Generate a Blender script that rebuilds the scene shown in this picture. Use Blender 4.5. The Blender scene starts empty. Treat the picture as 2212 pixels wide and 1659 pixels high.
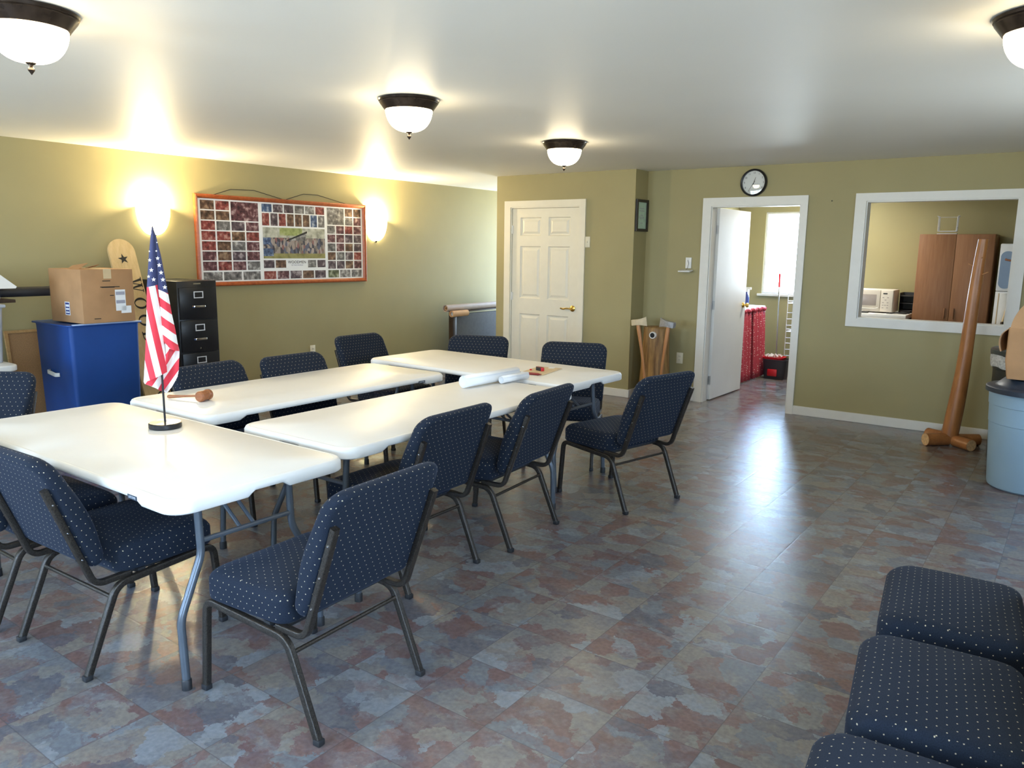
import bpy, bmesh, math, random
from mathutils import Vector, Matrix
PI = math.pi
R = math.radians
random.seed(7)
S = bpy.context.scene
COL = S.collection

# ------------------------------------------------------------------ materials
def newmat(name):
    m = bpy.data.materials.new(name)
    m.use_nodes = True
    nt = m.node_tree
    return m, nt, nt.nodes['Principled BSDF']

def nd(nt, typ, ins=None, **props):
    n = nt.nodes.new(typ)
    for k, v in props.items():
        setattr(n, k, v)
    for k, v in (ins or {}).items():
        s = n.inputs[k]
        if isinstance(v, bpy.types.NodeSocket):
            nt.links.new(v, s)
        else:
            s.default_value = v
    return n

def c4(c):
    return (c[0], c[1], c[2], 1.0)

def ramp(nt, fac, stops, mode='LINEAR'):
    n = nt.nodes.new('ShaderNodeValToRGB')
    n.color_ramp.interpolation = mode
    els = n.color_ramp.elements
    while len(els) < len(stops):
        els.new(0.5)
    for e, (p, c) in zip(els, stops):
        e.position = p
        e.color = c4(c)
    nt.links.new(fac, n.inputs['Fac'])
    return n.outputs['Color']

def mth(nt, op, a, b=None, c=None):
    n = nt.nodes.new('ShaderNodeMath')
    n.operation = op
    for i, v in enumerate((a, b, c)):
        if v is None:
            continue
        if isinstance(v, bpy.types.NodeSocket):
            nt.links.new(v, n.inputs[i])
        else:
            n.inputs[i].default_value = v
    return n.outputs[0]

def mixc(nt, f, a, b, mode='MIX'):
    n = nt.nodes.new('ShaderNodeMix')
    n.data_type = 'RGBA'
    n.blend_type = mode
    for i, v in ((0, f), (6, a), (7, b)):
        if isinstance(v, bpy.types.NodeSocket):
            nt.links.new(v, n.inputs[i])
        else:
            n.inputs[i].default_value = v if i == 0 else c4(v)
    return n.outputs[2]

def plain(name, col, rough=0.5, metal=0.0, var=0.06, scale=12.0, bump=0.0, bscale=200.0, spec=0.5, coat=0.0, emit=None, est=0.0, stretch=(1, 1, 1), trans=0.0):
    m, nt, b = newmat(name)
    tc = nd(nt, 'ShaderNodeTexCoord')
    mp = nd(nt, 'ShaderNodeMapping', {'Vector': tc.outputs['Object'], 'Scale': stretch})
    nz = nd(nt, 'ShaderNodeTexNoise', {'Vector': mp.outputs[0], 'Scale': scale, 'Detail': 4.0})
    lo = [max(0, x * (1 - var)) for x in col]
    hi = [min(1, x * (1 + var)) for x in col]
    cc = ramp(nt, nz.outputs[0], [(0.3, lo), (0.7, hi)])
    nt.links.new(cc, b.inputs['Base Color'])
    b.inputs['Roughness'].default_value = rough
    b.inputs['Metallic'].default_value = metal
    b.inputs['Specular IOR Level'].default_value = spec
    b.inputs['Coat Weight'].default_value = coat
    b.inputs['Coat Roughness'].default_value = 0.15
    b.inputs['Transmission Weight'].default_value = trans
    if bump:
        n2 = nd(nt, 'ShaderNodeTexNoise', {'Vector': mp.outputs[0], 'Scale': bscale, 'Detail': 3.0})
        bp = nd(nt, 'ShaderNodeBump', {'Strength': bump, 'Distance': 0.002, 'Height': n2.outputs[0]})
        nt.links.new(bp.outputs[0], b.inputs['Normal'])
    if emit:
        b.inputs['Emission Color'].default_value = c4(emit)
        b.inputs['Emission Strength'].default_value = est
    return m

def wood(name, dark, light, stretch=(3, 30, 30), rough=0.45, scale=1.5, spec=0.4):
    m, nt, b = newmat(name)
    tc = nd(nt, 'ShaderNodeTexCoord')
    mp = nd(nt, 'ShaderNodeMapping', {'Vector': tc.outputs['Object'], 'Scale': stretch})
    nz = nd(nt, 'ShaderNodeTexNoise', {'Vector': mp.outputs[0], 'Scale': scale, 'Detail': 6.0, 'Roughness': 0.65, 'Distortion': 0.6})
    cc = ramp(nt, nz.outputs[0], [(0.28, dark), (0.72, light)])
    nt.links.new(cc, b.inputs['Base Color'])
    b.inputs['Roughness'].default_value = rough
    b.inputs['Specular IOR Level'].default_value = spec
    bp = nd(nt, 'ShaderNodeBump', {'Strength': 0.15, 'Distance': 0.002, 'Height': nz.outputs[0]})
    nt.links.new(bp.outputs[0], b.inputs['Normal'])
    return m

M = {}
M['wall'] = plain('olive_paint', (0.345, 0.298, 0.150), 0.62, var=0.03, scale=2.5, bump=0.12, bscale=260, spec=0.35)
M['ceil'] = plain('ceiling_paint', (0.80, 0.795, 0.765), 0.5, var=0.015, scale=1.2, bump=0.05, bscale=120, spec=0.3)
M['white_trim'] = plain('white_trim_paint', (0.72, 0.70, 0.65), 0.38, var=0.02, spec=0.4)
M['cream_door'] = plain('cream_door_paint', (0.74, 0.69, 0.57), 0.4, var=0.02, spec=0.4)
M['white_door'] = plain('white_door_paint', (0.74, 0.73, 0.71), 0.32, var=0.03, scale=3, spec=0.5)
M['brass'] = plain('brass', (0.80, 0.52, 0.14), 0.22, 1.0)
M['steel'] = plain('steel', (0.6, 0.6, 0.6), 0.3, 1.0)
M['chrome'] = plain('chrome', (0.8, 0.8, 0.82), 0.12, 1.0)
M['hammer'] = plain('hammered_bronze_paint', (0.045, 0.037, 0.030), 0.32, 0.55, var=0.5, scale=180, bump=0.6, bscale=260, spec=0.6)
M['tleg'] = plain('grey_leg_enamel', (0.10, 0.115, 0.135), 0.33, 0.3, var=0.05)
M['rubber'] = plain('black_rubber', (0.018, 0.018, 0.02), 0.55)
M['black'] = plain('black_enamel', (0.012, 0.012, 0.014), 0.3, var=0.15, spec=0.45)
M['blackmatte'] = plain('black_plastic', (0.02, 0.02, 0.022), 0.55)
M['bronze'] = plain('dark_bronze', (0.045, 0.032, 0.024), 0.25, 0.6, var=0.25, scale=30)
M['tabletop'] = plain('white_table_plastic', (0.80, 0.775, 0.735), 0.42, var=0.015, scale=6, bump=0.05, bscale=700, spec=0.45)
M['oldwhite'] = plain('off_white_plastic', (0.72, 0.70, 0.66), 0.4)
M['carton'] = plain('cardboard', (0.42, 0.235, 0.115), 0.8, var=0.09, scale=7, spec=0.15)
M['cartonin'] = plain('cardboard_inside', (0.20, 0.11, 0.055), 0.85)
M['tan'] = plain('tan_paperboard', (0.62, 0.47, 0.28), 0.65)
M['paper'] = plain('white_paper', (0.80, 0.81, 0.82), 0.7, var=0.02)
M['greenpaper'] = plain('pale_green_paper', (0.45, 0.60, 0.47), 0.5, var=0.1, scale=30)
M['labelblue'] = plain('blue_print', (0.03, 0.05, 0.22), 0.5)
M['labelgrey'] = plain('grey_print', (0.35, 0.35, 0.42), 0.6, var=0.3, scale=300)
M['bluebin'] = plain('blue_plastic', (0.009, 0.056, 0.245), 0.42, var=0.06, scale=5)
M['bluerim'] = plain('pale_blue_plastic_edge', (0.42, 0.50, 0.68), 0.4)
M['lightwood'] = wood('pale_varnished_wood', (0.53, 0.37, 0.17), (0.66, 0.49, 0.26), (20, 20, 2))
M['ink'] = plain('black_ink', (0.012, 0.010, 0.008), 0.6)
M['frame'] = wood('cherry_frame_wood', (0.24, 0.052, 0.014), (0.40, 0.105, 0.03), (3, 3, 3), 0.28, 8)
M['darkframe'] = plain('dark_frame_wood', (0.018, 0.013, 0.011), 0.35)
M['cork'] = plain('cork', (0.30, 0.17, 0.075), 0.9, var=0.2, scale=150)
M['oakedge'] = wood('oak_edge', (0.34, 0.19, 0.07), (0.48, 0.30, 0.13), (3, 30, 30))
M['wardrobe'] = wood('brown_wood_laminate', (0.225, 0.098, 0.042), (0.315, 0.150, 0.070), (26, 26, 1.6), 0.45, 1.6)
M['postwood'] = wood('peeled_orange_log', (0.24, 0.085, 0.022), (0.45, 0.185, 0.058), (14, 14, 1.6), 0.35, 1.7, 0.5)
M['footwood'] = wood('peeled_orange_log_foot', (0.24, 0.085, 0.022), (0.43, 0.175, 0.058), (8, 8, 8), 0.35, 1.7, 0.5)
M['endgrain'] = plain('log_end_grain', (0.58, 0.36, 0.17), 0.6, var=0.2, scale=60)
M['logwood'] = wood('brown_split_log', (0.10, 0.045, 0.016), (0.50, 0.29, 0.10), (16, 16, 1.5), 0.45, 1.7)
M['handle'] = wood('hickory_handle', (0.43, 0.19, 0.075), (0.58, 0.29, 0.125), (14, 14, 2), 0.4)
M['gavel'] = wood('reddish_gavel_wood', (0.20, 0.062, 0.02), (0.36, 0.135, 0.05), (6, 40, 40), 0.3)
M['axebeige'] = plain('beige_painted_steel', (0.60, 0.48, 0.30), 0.5, var=0.12, scale=25)
M['axegrey'] = plain('grey_painted_steel', (0.30, 0.30, 0.31), 0.45, 0.3, var=0.2, scale=40)
M['canblue'] = plain('light_blue_plastic', (0.255, 0.375, 0.475), 0.42, var=0.04, scale=4)
M['liddark'] = plain('dark_navy_plastic', (0.022, 0.031, 0.048), 0.36, var=0.12)
M['candark'] = plain('near_black_plastic', (0.014, 0.016, 0.015), 0.4)
M['lidgreen'] = plain('charcoal_green_plastic', (0.035, 0.042, 0.038), 0.3, var=0.1)
M['bag'] = plain('clear_bin_bag', (0.62, 0.62, 0.60), 0.25, var=0.3, scale=60, bump=0.9, bscale=90, trans=0.25)
M['red'] = plain('red_plastic', (0.60, 0.015, 0.025), 0.35)
M['darkred'] = plain('dark_red_plastic', (0.22, 0.012, 0.012), 0.35)
M['greyrag'] = plain('mop_cotton', (0.6, 0.55, 0.5), 0.9, var=0.2, scale=80)
M['greyplastic'] = plain('charcoal_plastic', (0.035, 0.036, 0.045), 0.4)
M['mwcream'] = plain('cream_appliance_plastic', (0.66, 0.60, 0.52), 0.4, var=0.02)
M['mwglass'] = plain('grey_oven_window', (0.36, 0.31, 0.29), 0.25)
M['counter'] = plain('white_laminate', (0.80, 0.79, 0.78), 0.35, var=0.02)
M['greyfabric'] = plain('grey_felt_panel', (0.115, 0.12, 0.135), 0.85, var=0.08, scale=30)
M['darkwood'] = wood('dark_walnut', (0.025, 0.014, 0.009), (0.055, 0.03, 0.018), (10, 10, 3))
M['tubepaper'] = plain('greyish_brown_roll', (0.36, 0.285, 0.25), 0.5, var=0.06)
M['kraft'] = plain('kraft_tube', (0.55, 0.32, 0.15), 0.75)
M['greybin'] = plain('translucent_grey_plastic', (0.42, 0.44, 0.48), 0.35, var=0.2, scale=8)
M['applwhite'] = plain('white_enamel', (0.70, 0.72, 0.76), 0.3, var=0.03)
M['oval'] = plain('slate_blue_panel', (0.10, 0.16, 0.27), 0.3)
M['dial'] = plain('clock_dial_paper', (0.66, 0.66, 0.64), 0.5, var=0.01)
M['wire'] = plain('white_coated_wire', (0.78, 0.78, 0.80), 0.25, 0.2)
M['clearwire'] = plain('clear_acrylic_edge', (0.75, 0.76, 0.80), 0.12, 0.0, trans=0.3)
M['plate'] = plain('almond_plate', (0.72, 0.66, 0.50), 0.4, var=0.02)
M['whiteplate'] = plain('white_plate', (0.75, 0.74, 0.72), 0.4, var=0.02)
M['slot'] = plain('dark_slot', (0.02, 0.02, 0.02), 0.6)
M['cord'] = plain('dark_cord', (0.05, 0.04, 0.03), 0.8)
M['badge'] = plain('dark_badge', (0.03, 0.04, 0.06), 0.4)
M['badgetext'] = plain('badge_lettering', (0.55, 0.58, 0.62), 0.4)
M['starwhite'] = plain('white_star_cloth', (0.78, 0.77, 0.75), 0.75)
M['winframe'] = plain('white_window_vinyl', (0.75, 0.75, 0.74), 0.4)

def lamp_glass(name, col, st):
    m, nt, b = newmat(name)
    b.inputs['Base Color'].default_value = c4((0.85, 0.82, 0.76))
    b.inputs['Roughness'].default_value = 0.3
    tc = nd(nt, 'ShaderNodeTexCoord')
    nz = nd(nt, 'ShaderNodeTexNoise', {'Vector': tc.outputs['Object'], 'Scale': 9.0, 'Detail': 4.0, 'Distortion': 1.5})
    cc = ramp(nt, nz.outputs[0], [(0.3, [x * 0.8 for x in col]), (0.7, col)])
    nt.links.new(cc, b.inputs['Emission Color'])
    b.inputs['Emission Strength'].default_value = st
    return m
M['bowl'] = lamp_glass('lit_alabaster_bowl', (1.0, 0.82, 0.52), 14.0)
M['sconceglass'] = lamp_glass('lit_sconce_glass', (1.0, 0.83, 0.50), 8.0)

M['panelglow'] = lamp_glass('added_panel_diffuser', (1.0, 0.93, 0.78), 9.0)  # glow of the invented kitchen panel

def pane_mat():
    m, nt, b = newmat('clear_window_pane')
    out = nt.nodes['Material Output']
    tr = nd(nt, 'ShaderNodeBsdfTransparent', {'Color': (0.97, 0.98, 0.98, 1)})
    gl = nd(nt, 'ShaderNodeBsdfGlossy', {'Color': (1, 1, 1, 1), 'Roughness': 0.02})
    mx = nd(nt, 'ShaderNodeMixShader', {0: 0.05, 1: tr.outputs[0], 2: gl.outputs[0]})
    nt.links.new(mx.outputs[0], out.inputs['Surface'])
    return m
M['pane'] = pane_mat()

def fabric_mat():
    m, nt, b = newmat('navy_dotted_upholstery')
    uv = nd(nt, 'ShaderNodeUVMap', uv_map='UVMap')
    sp = nd(nt, 'ShaderNodeSeparateXYZ', {0: uv.outputs[0]})
    PX, PY = 0.0300, 0.0215
    u = mth(nt, 'DIVIDE', sp.outputs[0], PX)
    v = mth(nt, 'DIVIDE', sp.outputs[1], PY)
    row = mth(nt, 'FLOOR', v)
    odd = mth(nt, 'FLOORED_MODULO', row, 2.0)
    u2 = mth(nt, 'ADD', u, mth(nt, 'MULTIPLY', odd, 0.5))
    fu = mth(nt, 'MULTIPLY', mth(nt, 'SUBTRACT', mth(nt, 'FRACT', u2), 0.5), PX)
    fv = mth(nt, 'MULTIPLY', mth(nt, 'SUBTRACT', mth(nt, 'FRACT', v), 0.5), PY)
    d2 = mth(nt, 'ADD', mth(nt, 'MULTIPLY', fu, fu), mth(nt, 'MULTIPLY', fv, fv))
    dot = mth(nt, 'LESS_THAN', d2, 0.0019 ** 2)
    nz = nd(nt, 'ShaderNodeTexNoise', {'Vector': uv.outputs[0], 'Scale': 350.0, 'Detail': 2.0})
    base = ramp(nt, nz.outputs[0], [(0.3, (0.0070, 0.0105, 0.0190)), (0.7, (0.0125, 0.0185, 0.0325))])
    cc = mixc(nt, dot, base, (0.46, 0.39, 0.26))
    nt.links.new(cc, b.inputs['Base Color'])
    b.inputs['Roughness'].default_value = 0.85
    b.inputs['Specular IOR Level'].default_value = 0.2
    b.inputs['Sheen Weight'].default_value = 0.06
    b.inputs['Sheen Roughness'].default_value = 0.5
    b.inputs['Sheen Tint'].default_value = c4((0.55, 0.68, 1.0))
    bp = nd(nt, 'ShaderNodeBump', {'Strength': 0.25, 'Distance': 0.001, 'Height': nz.outputs[0]})
    nt.links.new(bp.outputs[0], b.inputs['Normal'])
    return m
M['fabric'] = fabric_mat()

def floor_mat():
    m, nt, b = newmat('slate_look_vinyl_tile')
    T = 0.316
    tc = nd(nt, 'ShaderNodeTexCoord')
    p = nd(nt, 'ShaderNodeMapping', {'Vector': tc.outputs['Object'], 'Location': (0.19, 0.03, 0)}).outputs[0]
    sp = nd(nt, 'ShaderNodeSeparateXYZ', {0: p})
    tx = mth(nt, 'DIVIDE', sp.outputs[0], T)
    ty = mth(nt, 'DIVIDE', sp.outputs[1], T)
    ix, iy = mth(nt, 'FLOOR', tx), mth(nt, 'FLOOR', ty)
    fx, fy = mth(nt, 'FRACT', tx), mth(nt, 'FRACT', ty)
    cell = nd(nt, 'ShaderNodeCombineXYZ', {0: ix, 1: iy, 2: 3.0})
    wn = nd(nt, 'ShaderNodeTexWhiteNoise', {'Vector': cell.outputs[0]}, noise_dimensions='3D')
    off = nd(nt, 'ShaderNodeVectorMath', {0: wn.outputs['Color'], 1: (7.0, 7.0, 7.0)}, operation='MULTIPLY')
    q = nd(nt, 'ShaderNodeVectorMath', {0: p, 1: off.outputs[0]}, operation='ADD').outputs[0]
    dn = nd(nt, 'ShaderNodeTexNoise', {'Vector': q, 'Scale': 8.0, 'Detail': 7.0, 'Roughness': 0.68})
    dd = nd(nt, 'ShaderNodeVectorMath', {0: dn.outputs['Color'], 1: (0.19, 0.19, 0.19)}, operation='MULTIPLY')
    q2 = nd(nt, 'ShaderNodeVectorMath', {0: q, 1: dd.outputs[0]}, operation='ADD').outputs[0]
    vo = nd(nt, 'ShaderNodeTexVoronoi', {'Vector': q2, 'Scale': 7.5})
    s2 = nd(nt, 'ShaderNodeSeparateColor', {0: vo.outputs['Color']})
    pal = ramp(nt, s2.outputs[0], [(0.0, (0.160, 0.180, 0.205)), (0.15, (0.200, 0.108, 0.095)), (0.34, (0.225, 0.210, 0.190)), (0.50, (0.250, 0.218, 0.182)), (0.64, (0.165, 0.088, 0.082)), (0.80, (0.260, 0.285, 0.310)), (0.90, (0.105, 0.105, 0.130))], 'CONSTANT')
    nz = nd(nt, 'ShaderNodeTexNoise', {'Vector': q, 'Scale': 5.5, 'Detail': 7.0, 'Roughness': 0.62, 'Distortion': 1.2})
    soft = ramp(nt, nz.outputs[0], [(0.30, (0.130, 0.135, 0.160)), (0.44, (0.225, 0.205, 0.180)), (0.53, (0.185, 0.185, 0.185)), (0.62, (0.235, 0.200, 0.160)), (0.74, (0.180, 0.100, 0.085))])
    q3 = nd(nt, 'ShaderNodeVectorMath', {0: q2, 1: (3.3, 1.7, 0.4)}, operation='ADD').outputs[0]
    q3 = nd(nt, 'ShaderNodeMapping', {'Vector': q3, 'Rotation': (0, 0, 0.5), 'Scale': (1.0, 1.7, 1.0)}).outputs[0]
    vo2 = nd(nt, 'ShaderNodeTexVoronoi', {'Vector': q3, 'Scale': 10.0})
    s3 = nd(nt, 'ShaderNodeSeparateColor', {0: vo2.outputs['Color']})
    pal2 = ramp(nt, s3.outputs[1], [(0.0, (0.195, 0.190, 0.190)), (0.3, (0.185, 0.100, 0.090)), (0.5, (0.235, 0.215, 0.190)), (0.7, (0.150, 0.155, 0.180)), (0.88, (0.255, 0.280, 0.305))], 'CONSTANT')
    msk = ramp(nt, nd(nt, 'ShaderNodeTexNoise', {'Vector': q3, 'Scale': 5.0, 'Detail': 6.0, 'Roughness': 0.65}).outputs[0], [(0.42, (0.05, 0.05, 0.05)), (0.62, (0.70, 0.70, 0.70))])
    pal = mixc(nt, msk, pal, pal2)
    cc = mixc(nt, 0.26, pal, soft)
    fine = nd(nt, 'ShaderNodeTexNoise', {'Vector': q, 'Scale': 60.0, 'Detail': 5.0})
    fr = ramp(nt, fine.outputs[0], [(0.25, (0.68, 0.68, 0.71)), (0.75, (0.98, 0.97, 0.98))])
    cc = mixc(nt, 1.0, cc, fr, 'MULTIPLY')
    edge = mth(nt, 'MINIMUM', mth(nt, 'MINIMUM', fx, mth(nt, 'SUBTRACT', 1.0, fx)), mth(nt, 'MINIMUM', fy, mth(nt, 'SUBTRACT', 1.0, fy)))
    seam = mth(nt, 'LESS_THAN', edge, 0.006)
    cc = mixc(nt, mth(nt, 'MULTIPLY', seam, 0.45), cc, (0.075, 0.07, 0.07))
    nt.links.new(cc, b.inputs['Base Color'])
    rr = mth(nt, 'ADD', mth(nt, 'MULTIPLY', nz.outputs[0], 0.08), 0.075)
    nt.links.new(rr, b.inputs['Roughness'])
    b.inputs['Specular IOR Level'].default_value = 0.5
    sm = nd(nt, 'ShaderNodeMapRange', {0: edge, 1: 0.0, 2: 0.02, 3: 0.0, 4: 1.0})
    rough = nd(nt, 'ShaderNodeTexNoise', {'Vector': q2, 'Scale': 70.0, 'Detail': 5.0, 'Distortion': 2.5})
    h = mth(nt, 'ADD', mth(nt, 'MULTIPLY', sm.outputs[0], 0.6), mth(nt, 'MULTIPLY', rough.outputs[0], 0.9))
    bp = nd(nt, 'ShaderNodeBump', {'Strength': 0.17, 'Distance': 0.003, 'Height': h})
    nt.links.new(bp.outputs[0], b.inputs['Normal'])
    return m
M['floor'] = floor_mat()

def flag_mat():
    # UV.x counts stripes, UV.y > 0 inside the canton
    m, nt, b = newmat('flag_cloth_print')
    uv = nd(nt, 'ShaderNodeUVMap', uv_map='UVMap')
    sp = nd(nt, 'ShaderNodeSeparateXYZ', {0: uv.outputs[0]})
    st = mth(nt, 'LESS_THAN', mth(nt, 'FLOORED_MODULO', sp.outputs[0], 2.0), 1.0)
    cc = mixc(nt, st, (0.80, 0.77, 0.74), (0.66, 0.025, 0.05))
    can = mth(nt, 'GREATER_THAN', sp.outputs[1], 0.0)
    cc = mixc(nt, can, cc, (0.022, 0.030, 0.11))
    nt.links.new(cc, b.inputs['Base Color'])
    b.inputs['Roughness'].default_value = 0.7
    b.inputs['Sheen Weight'].default_value = 0.2
    return m
M['flag'] = flag_mat()

def curtain_mat():
    m, nt, b = newmat('red_dotted_skirt_cloth')
    uv = nd(nt, 'ShaderNodeUVMap', uv_map='UVMap')
    vo = nd(nt, 'ShaderNodeTexVoronoi', {'Vector': uv.outputs[0], 'Scale': 34.0, 'Randomness': 0.35})
    d = mth(nt, 'LESS_THAN', vo.outputs['Distance'], 0.2)
    cc = mixc(nt, d, (0.46, 0.05, 0.075), (0.75, 0.55, 0.5))
    nt.links.new(cc, b.inputs['Base Color'])
    b.inputs['Roughness'].default_value = 0.75
    return m
M['skirt'] = curtain_mat()

def photo_mat(name, lo, mid, hi, scale):
    m, nt, b = newmat(name)
    tc = nd(nt, 'ShaderNodeTexCoord')
    nz = nd(nt, 'ShaderNodeTexNoise', {'Vector': tc.outputs['Object'], 'Scale': scale, 'Detail': 5.0, 'Roughness': 0.6})
    vo = nd(nt, 'ShaderNodeTexVoronoi', {'Vector': tc.outputs['Object'], 'Scale': scale * 1.5})
    f = mth(nt, 'ADD', mth(nt, 'MULTIPLY', nz.outputs[0], 0.85), mth(nt, 'MULTIPLY', vo.outputs['Distance'], 0.12))
    cc = ramp(nt, f, [(0.34, lo), (0.50, mid), (0.70, hi)])
    nt.links.new(cc, b.inputs['Base Color'])
    b.inputs['Roughness'].default_value = 0.3
    return m
PH = [photo_mat('print_maroon', (0.03, 0.012, 0.018), (0.13, 0.05, 0.06), (0.55, 0.42, 0.42), 22),
      photo_mat('print_violet', (0.025, 0.018, 0.03), (0.10, 0.07, 0.085), (0.5, 0.44, 0.46), 20),
      photo_mat('print_brown', (0.03, 0.018, 0.012), (0.14, 0.075, 0.05), (0.42, 0.30, 0.2), 21),
      photo_mat('print_red', (0.05, 0.012, 0.012), (0.24, 0.05, 0.045), (0.55, 0.35, 0.3), 20),
      photo_mat('print_grey', (0.05, 0.05, 0.055), (0.18, 0.17, 0.17), (0.6, 0.6, 0.6), 20),
      photo_mat('print_green', (0.03, 0.035, 0.02), (0.12, 0.14, 0.07), (0.5, 0.52, 0.4), 20),
      photo_mat('print_blue', (0.02, 0.03, 0.07), (0.07, 0.12, 0.24), (0.55, 0.6, 0.65), 20)]
M['pr_trees'] = photo_mat('print_bare_trees', (0.22, 0.22, 0.18), (0.42, 0.43, 0.36), (0.62, 0.62, 0.56), 14)
M['pr_leaf'] = photo_mat('print_spring_leaves', (0.20, 0.24, 0.08), (0.33, 0.37, 0.14), (0.45, 0.47, 0.3), 20)
M['pr_grass'] = photo_mat('print_grass', (0.16, 0.15, 0.05), (0.27, 0.25, 0.09), (0.36, 0.32, 0.15), 12)
def crowd_mat():
    m, nt, b = newmat('print_crowd')
    tc = nd(nt, 'ShaderNodeTexCoord')
    mp = nd(nt, 'ShaderNodeMapping', {'Vector': tc.outputs['Object'], 'Scale': (1, 1, 0.45)})
    vo = nd(nt, 'ShaderNodeTexVoronoi', {'Vector': mp.outputs[0], 'Scale': 46.0})
    s = nd(nt, 'ShaderNodeSeparateColor', {0: vo.outputs['Color']})
    cc = ramp(nt, s.outputs[0], [(0.0, (0.05, 0.05, 0.07)), (0.2, (0.24, 0.11, 0.11)), (0.34, (0.32, 0.27, 0.24)), (0.52, (0.10, 0.11, 0.17)), (0.66, (0.20, 0.17, 0.15)), (0.85, (0.36, 0.31, 0.30))], 'CONSTANT')
    nt.links.new(cc, b.inputs['Base Color'])
    b.inputs['Roughness'].default_value = 0.3
    return m
M['pr_crowd'] = crowd_mat()

# ------------------------------------------------------------------ objects
def tag(o, label=None, cat=None, group=None, kind=None):
    if label: o['label'] = label
    if cat: o['category'] = cat
    if group: o['group'] = group
    if kind: o['kind'] = kind
    return o

def thing(name, label, cat, loc=(0, 0, 0), rotz=0.0, group=None):
    o = bpy.data.objects.new(name, None)
    o.empty_display_size = 0.1
    COL.objects.link(o)
    o.location = loc
    o.rotation_euler = (0, 0, rotz)
    return tag(o, label, cat, group)

def obj(name, bm, mats, parent=None, smooth=True, label=None, angle=35, weld=True):
    if weld:
        bmesh.ops.remove_doubles(bm, verts=bm.verts, dist=1e-6)
    bmesh.ops.recalc_face_normals(bm, faces=bm.faces)
    me = bpy.data.meshes.new(name)
    bm.to_mesh(me)
    bm.free()
    for m in (mats if isinstance(mats, (list, tuple)) else [mats]):
        me.materials.append(m)
    me.polygons.foreach_set('use_smooth', [smooth] * len(me.polygons))
    if smooth:
        try:
            me.set_sharp_from_angle(angle=R(angle))
        except Exception:
            pass
    o = bpy.data.objects.new(name, me)
    COL.objects.link(o)
    if parent:
        o.parent = parent
    if label:
        o['label'] = label
    return o

def struct(name, bm, mats, parent=None, smooth=False):
    return tag(obj(name, bm, mats, parent, smooth), kind='structure')

def dup(o, parent=None):
    c = o.copy()
    COL.objects.link(c)
    if parent:
        c.parent = parent
    for ch in list(o.children):
        dup(ch, c)
    return c

# ------------------------------------------------------------------ mesh helpers
def BM():
    return bmesh.new()

def box(bm, x0, x1, y0, y1, z0, z1, bev=0.0, seg=2, mi=0):
    t = bmesh.new()
    vs = [t.verts.new((x, y, z)) for x in (x0, x1) for y in (y0, y1) for z in (z0, z1)]
    for f in ((0, 1, 3, 2), (4, 6, 7, 5), (0, 4, 5, 1), (2, 3, 7, 6), (0, 2, 6, 4), (1, 5, 7, 3)):
        t.faces.new([vs[i] for i in f])
    if bev:
        bmesh.ops.bevel(t, geom=list(t.edges), offset=bev, segments=seg, profile=0.5, affect='EDGES')
    merge(bm, t, mi=mi)

def merge(bm, t, mat=None, mi=None):
    mp = {}
    for v in t.verts:
        mp[v] = bm.verts.new(mat @ v.co if mat else v.co)
    for f in t.faces:
        try:
            nf = bm.faces.new([mp[v] for v in f.verts])
            nf.material_index = f.material_index if mi is None else mi
            nf.smooth = True
        except ValueError:
            pass
    t.free()

def fillet(pts, r, seg=6):
    pts = [Vector(p) for p in pts]
    out = [pts[0]]
    for i in range(1, len(pts) - 1):
        a, b, c = pts[i - 1], pts[i], pts[i + 1]
        rr = r[i] if isinstance(r, (list, tuple)) else r
        u, w = (a - b), (c - b)
        la, lc = u.length, w.length
        u.normalize(); w.normalize()
        ang = u.angle(w)
        if ang > PI - 0.02 or rr <= 0:
            out.append(b); continue
        d = min(rr / math.tan(ang / 2), la * 0.49, lc * 0.49)
        p0, p1 = b + u * d, b + w * d
        for k in range(seg + 1):
            t = k / seg
            out.append(p0 * (1 - t) ** 2 + b * 2 * t * (1 - t) + p1 * t ** 2)
    out.append(pts[-1])
    return out

def sweep(bm, pts, prof, ref=None, closed=False, caps=True, scale=None, mi=0):
    pts = [Vector(p) for p in pts]
    n = len(pts)
    rings = []
    prev = None
    for i, p in enumerate(pts):
        if closed:
            t = (pts[(i + 1) % n] - pts[i - 1]).normalized()
        else:
            t = (pts[min(i + 1, n - 1)] - pts[max(i - 1, 0)]).normalized()
        if ref is not None:
            a = Vector(ref)
        elif prev is None:
            a = Vector((0, 0, 1)) if abs(t.z) < 0.9 else Vector((1, 0, 0))
        else:
            a = prev
        a = (a - t * a.dot(t)).normalized()
        prev = a
        b = t.cross(a)
        s = scale[i] if scale else 1.0
        rings.append([bm.verts.new(p + a * (q[0] * s) + b * (q[1] * s)) for q in prof])
    m = len(prof)
    for i in range(n if closed else n - 1):
        r0, r1 = rings[i], rings[(i + 1) % n]
        for k in range(m):
            f = bm.faces.new((r0[k], r0[(k + 1) % m], r1[(k + 1) % m], r1[k]))
            f.material_index = mi
    if caps and not closed:
        bm.faces.new(rings[0][::-1]).material_index = mi
        bm.faces.new(rings[-1]).material_index = mi
    return rings

def circ(r, n=12):
    return [(r * math.cos(2 * PI * k / n), r * math.sin(2 * PI * k / n)) for k in range(n)]

def rrect(w, h, r, n=3):
    out = []
    for sx, sy, a0 in ((1, 1, 0), (-1, 1, 90), (-1, -1, 180), (1, -1, 270)):
        for k in range(n + 1):
            a = R(a0 + 90 * k / n)
            out.append((sx * (w / 2 - r) + r * math.cos(a), sy * (h / 2 - r) + r * math.sin(a)))
    return out

def tube(bm, pts, r, n=12, **kw):
    return sweep(bm, pts, circ(r, n), **kw)

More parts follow.
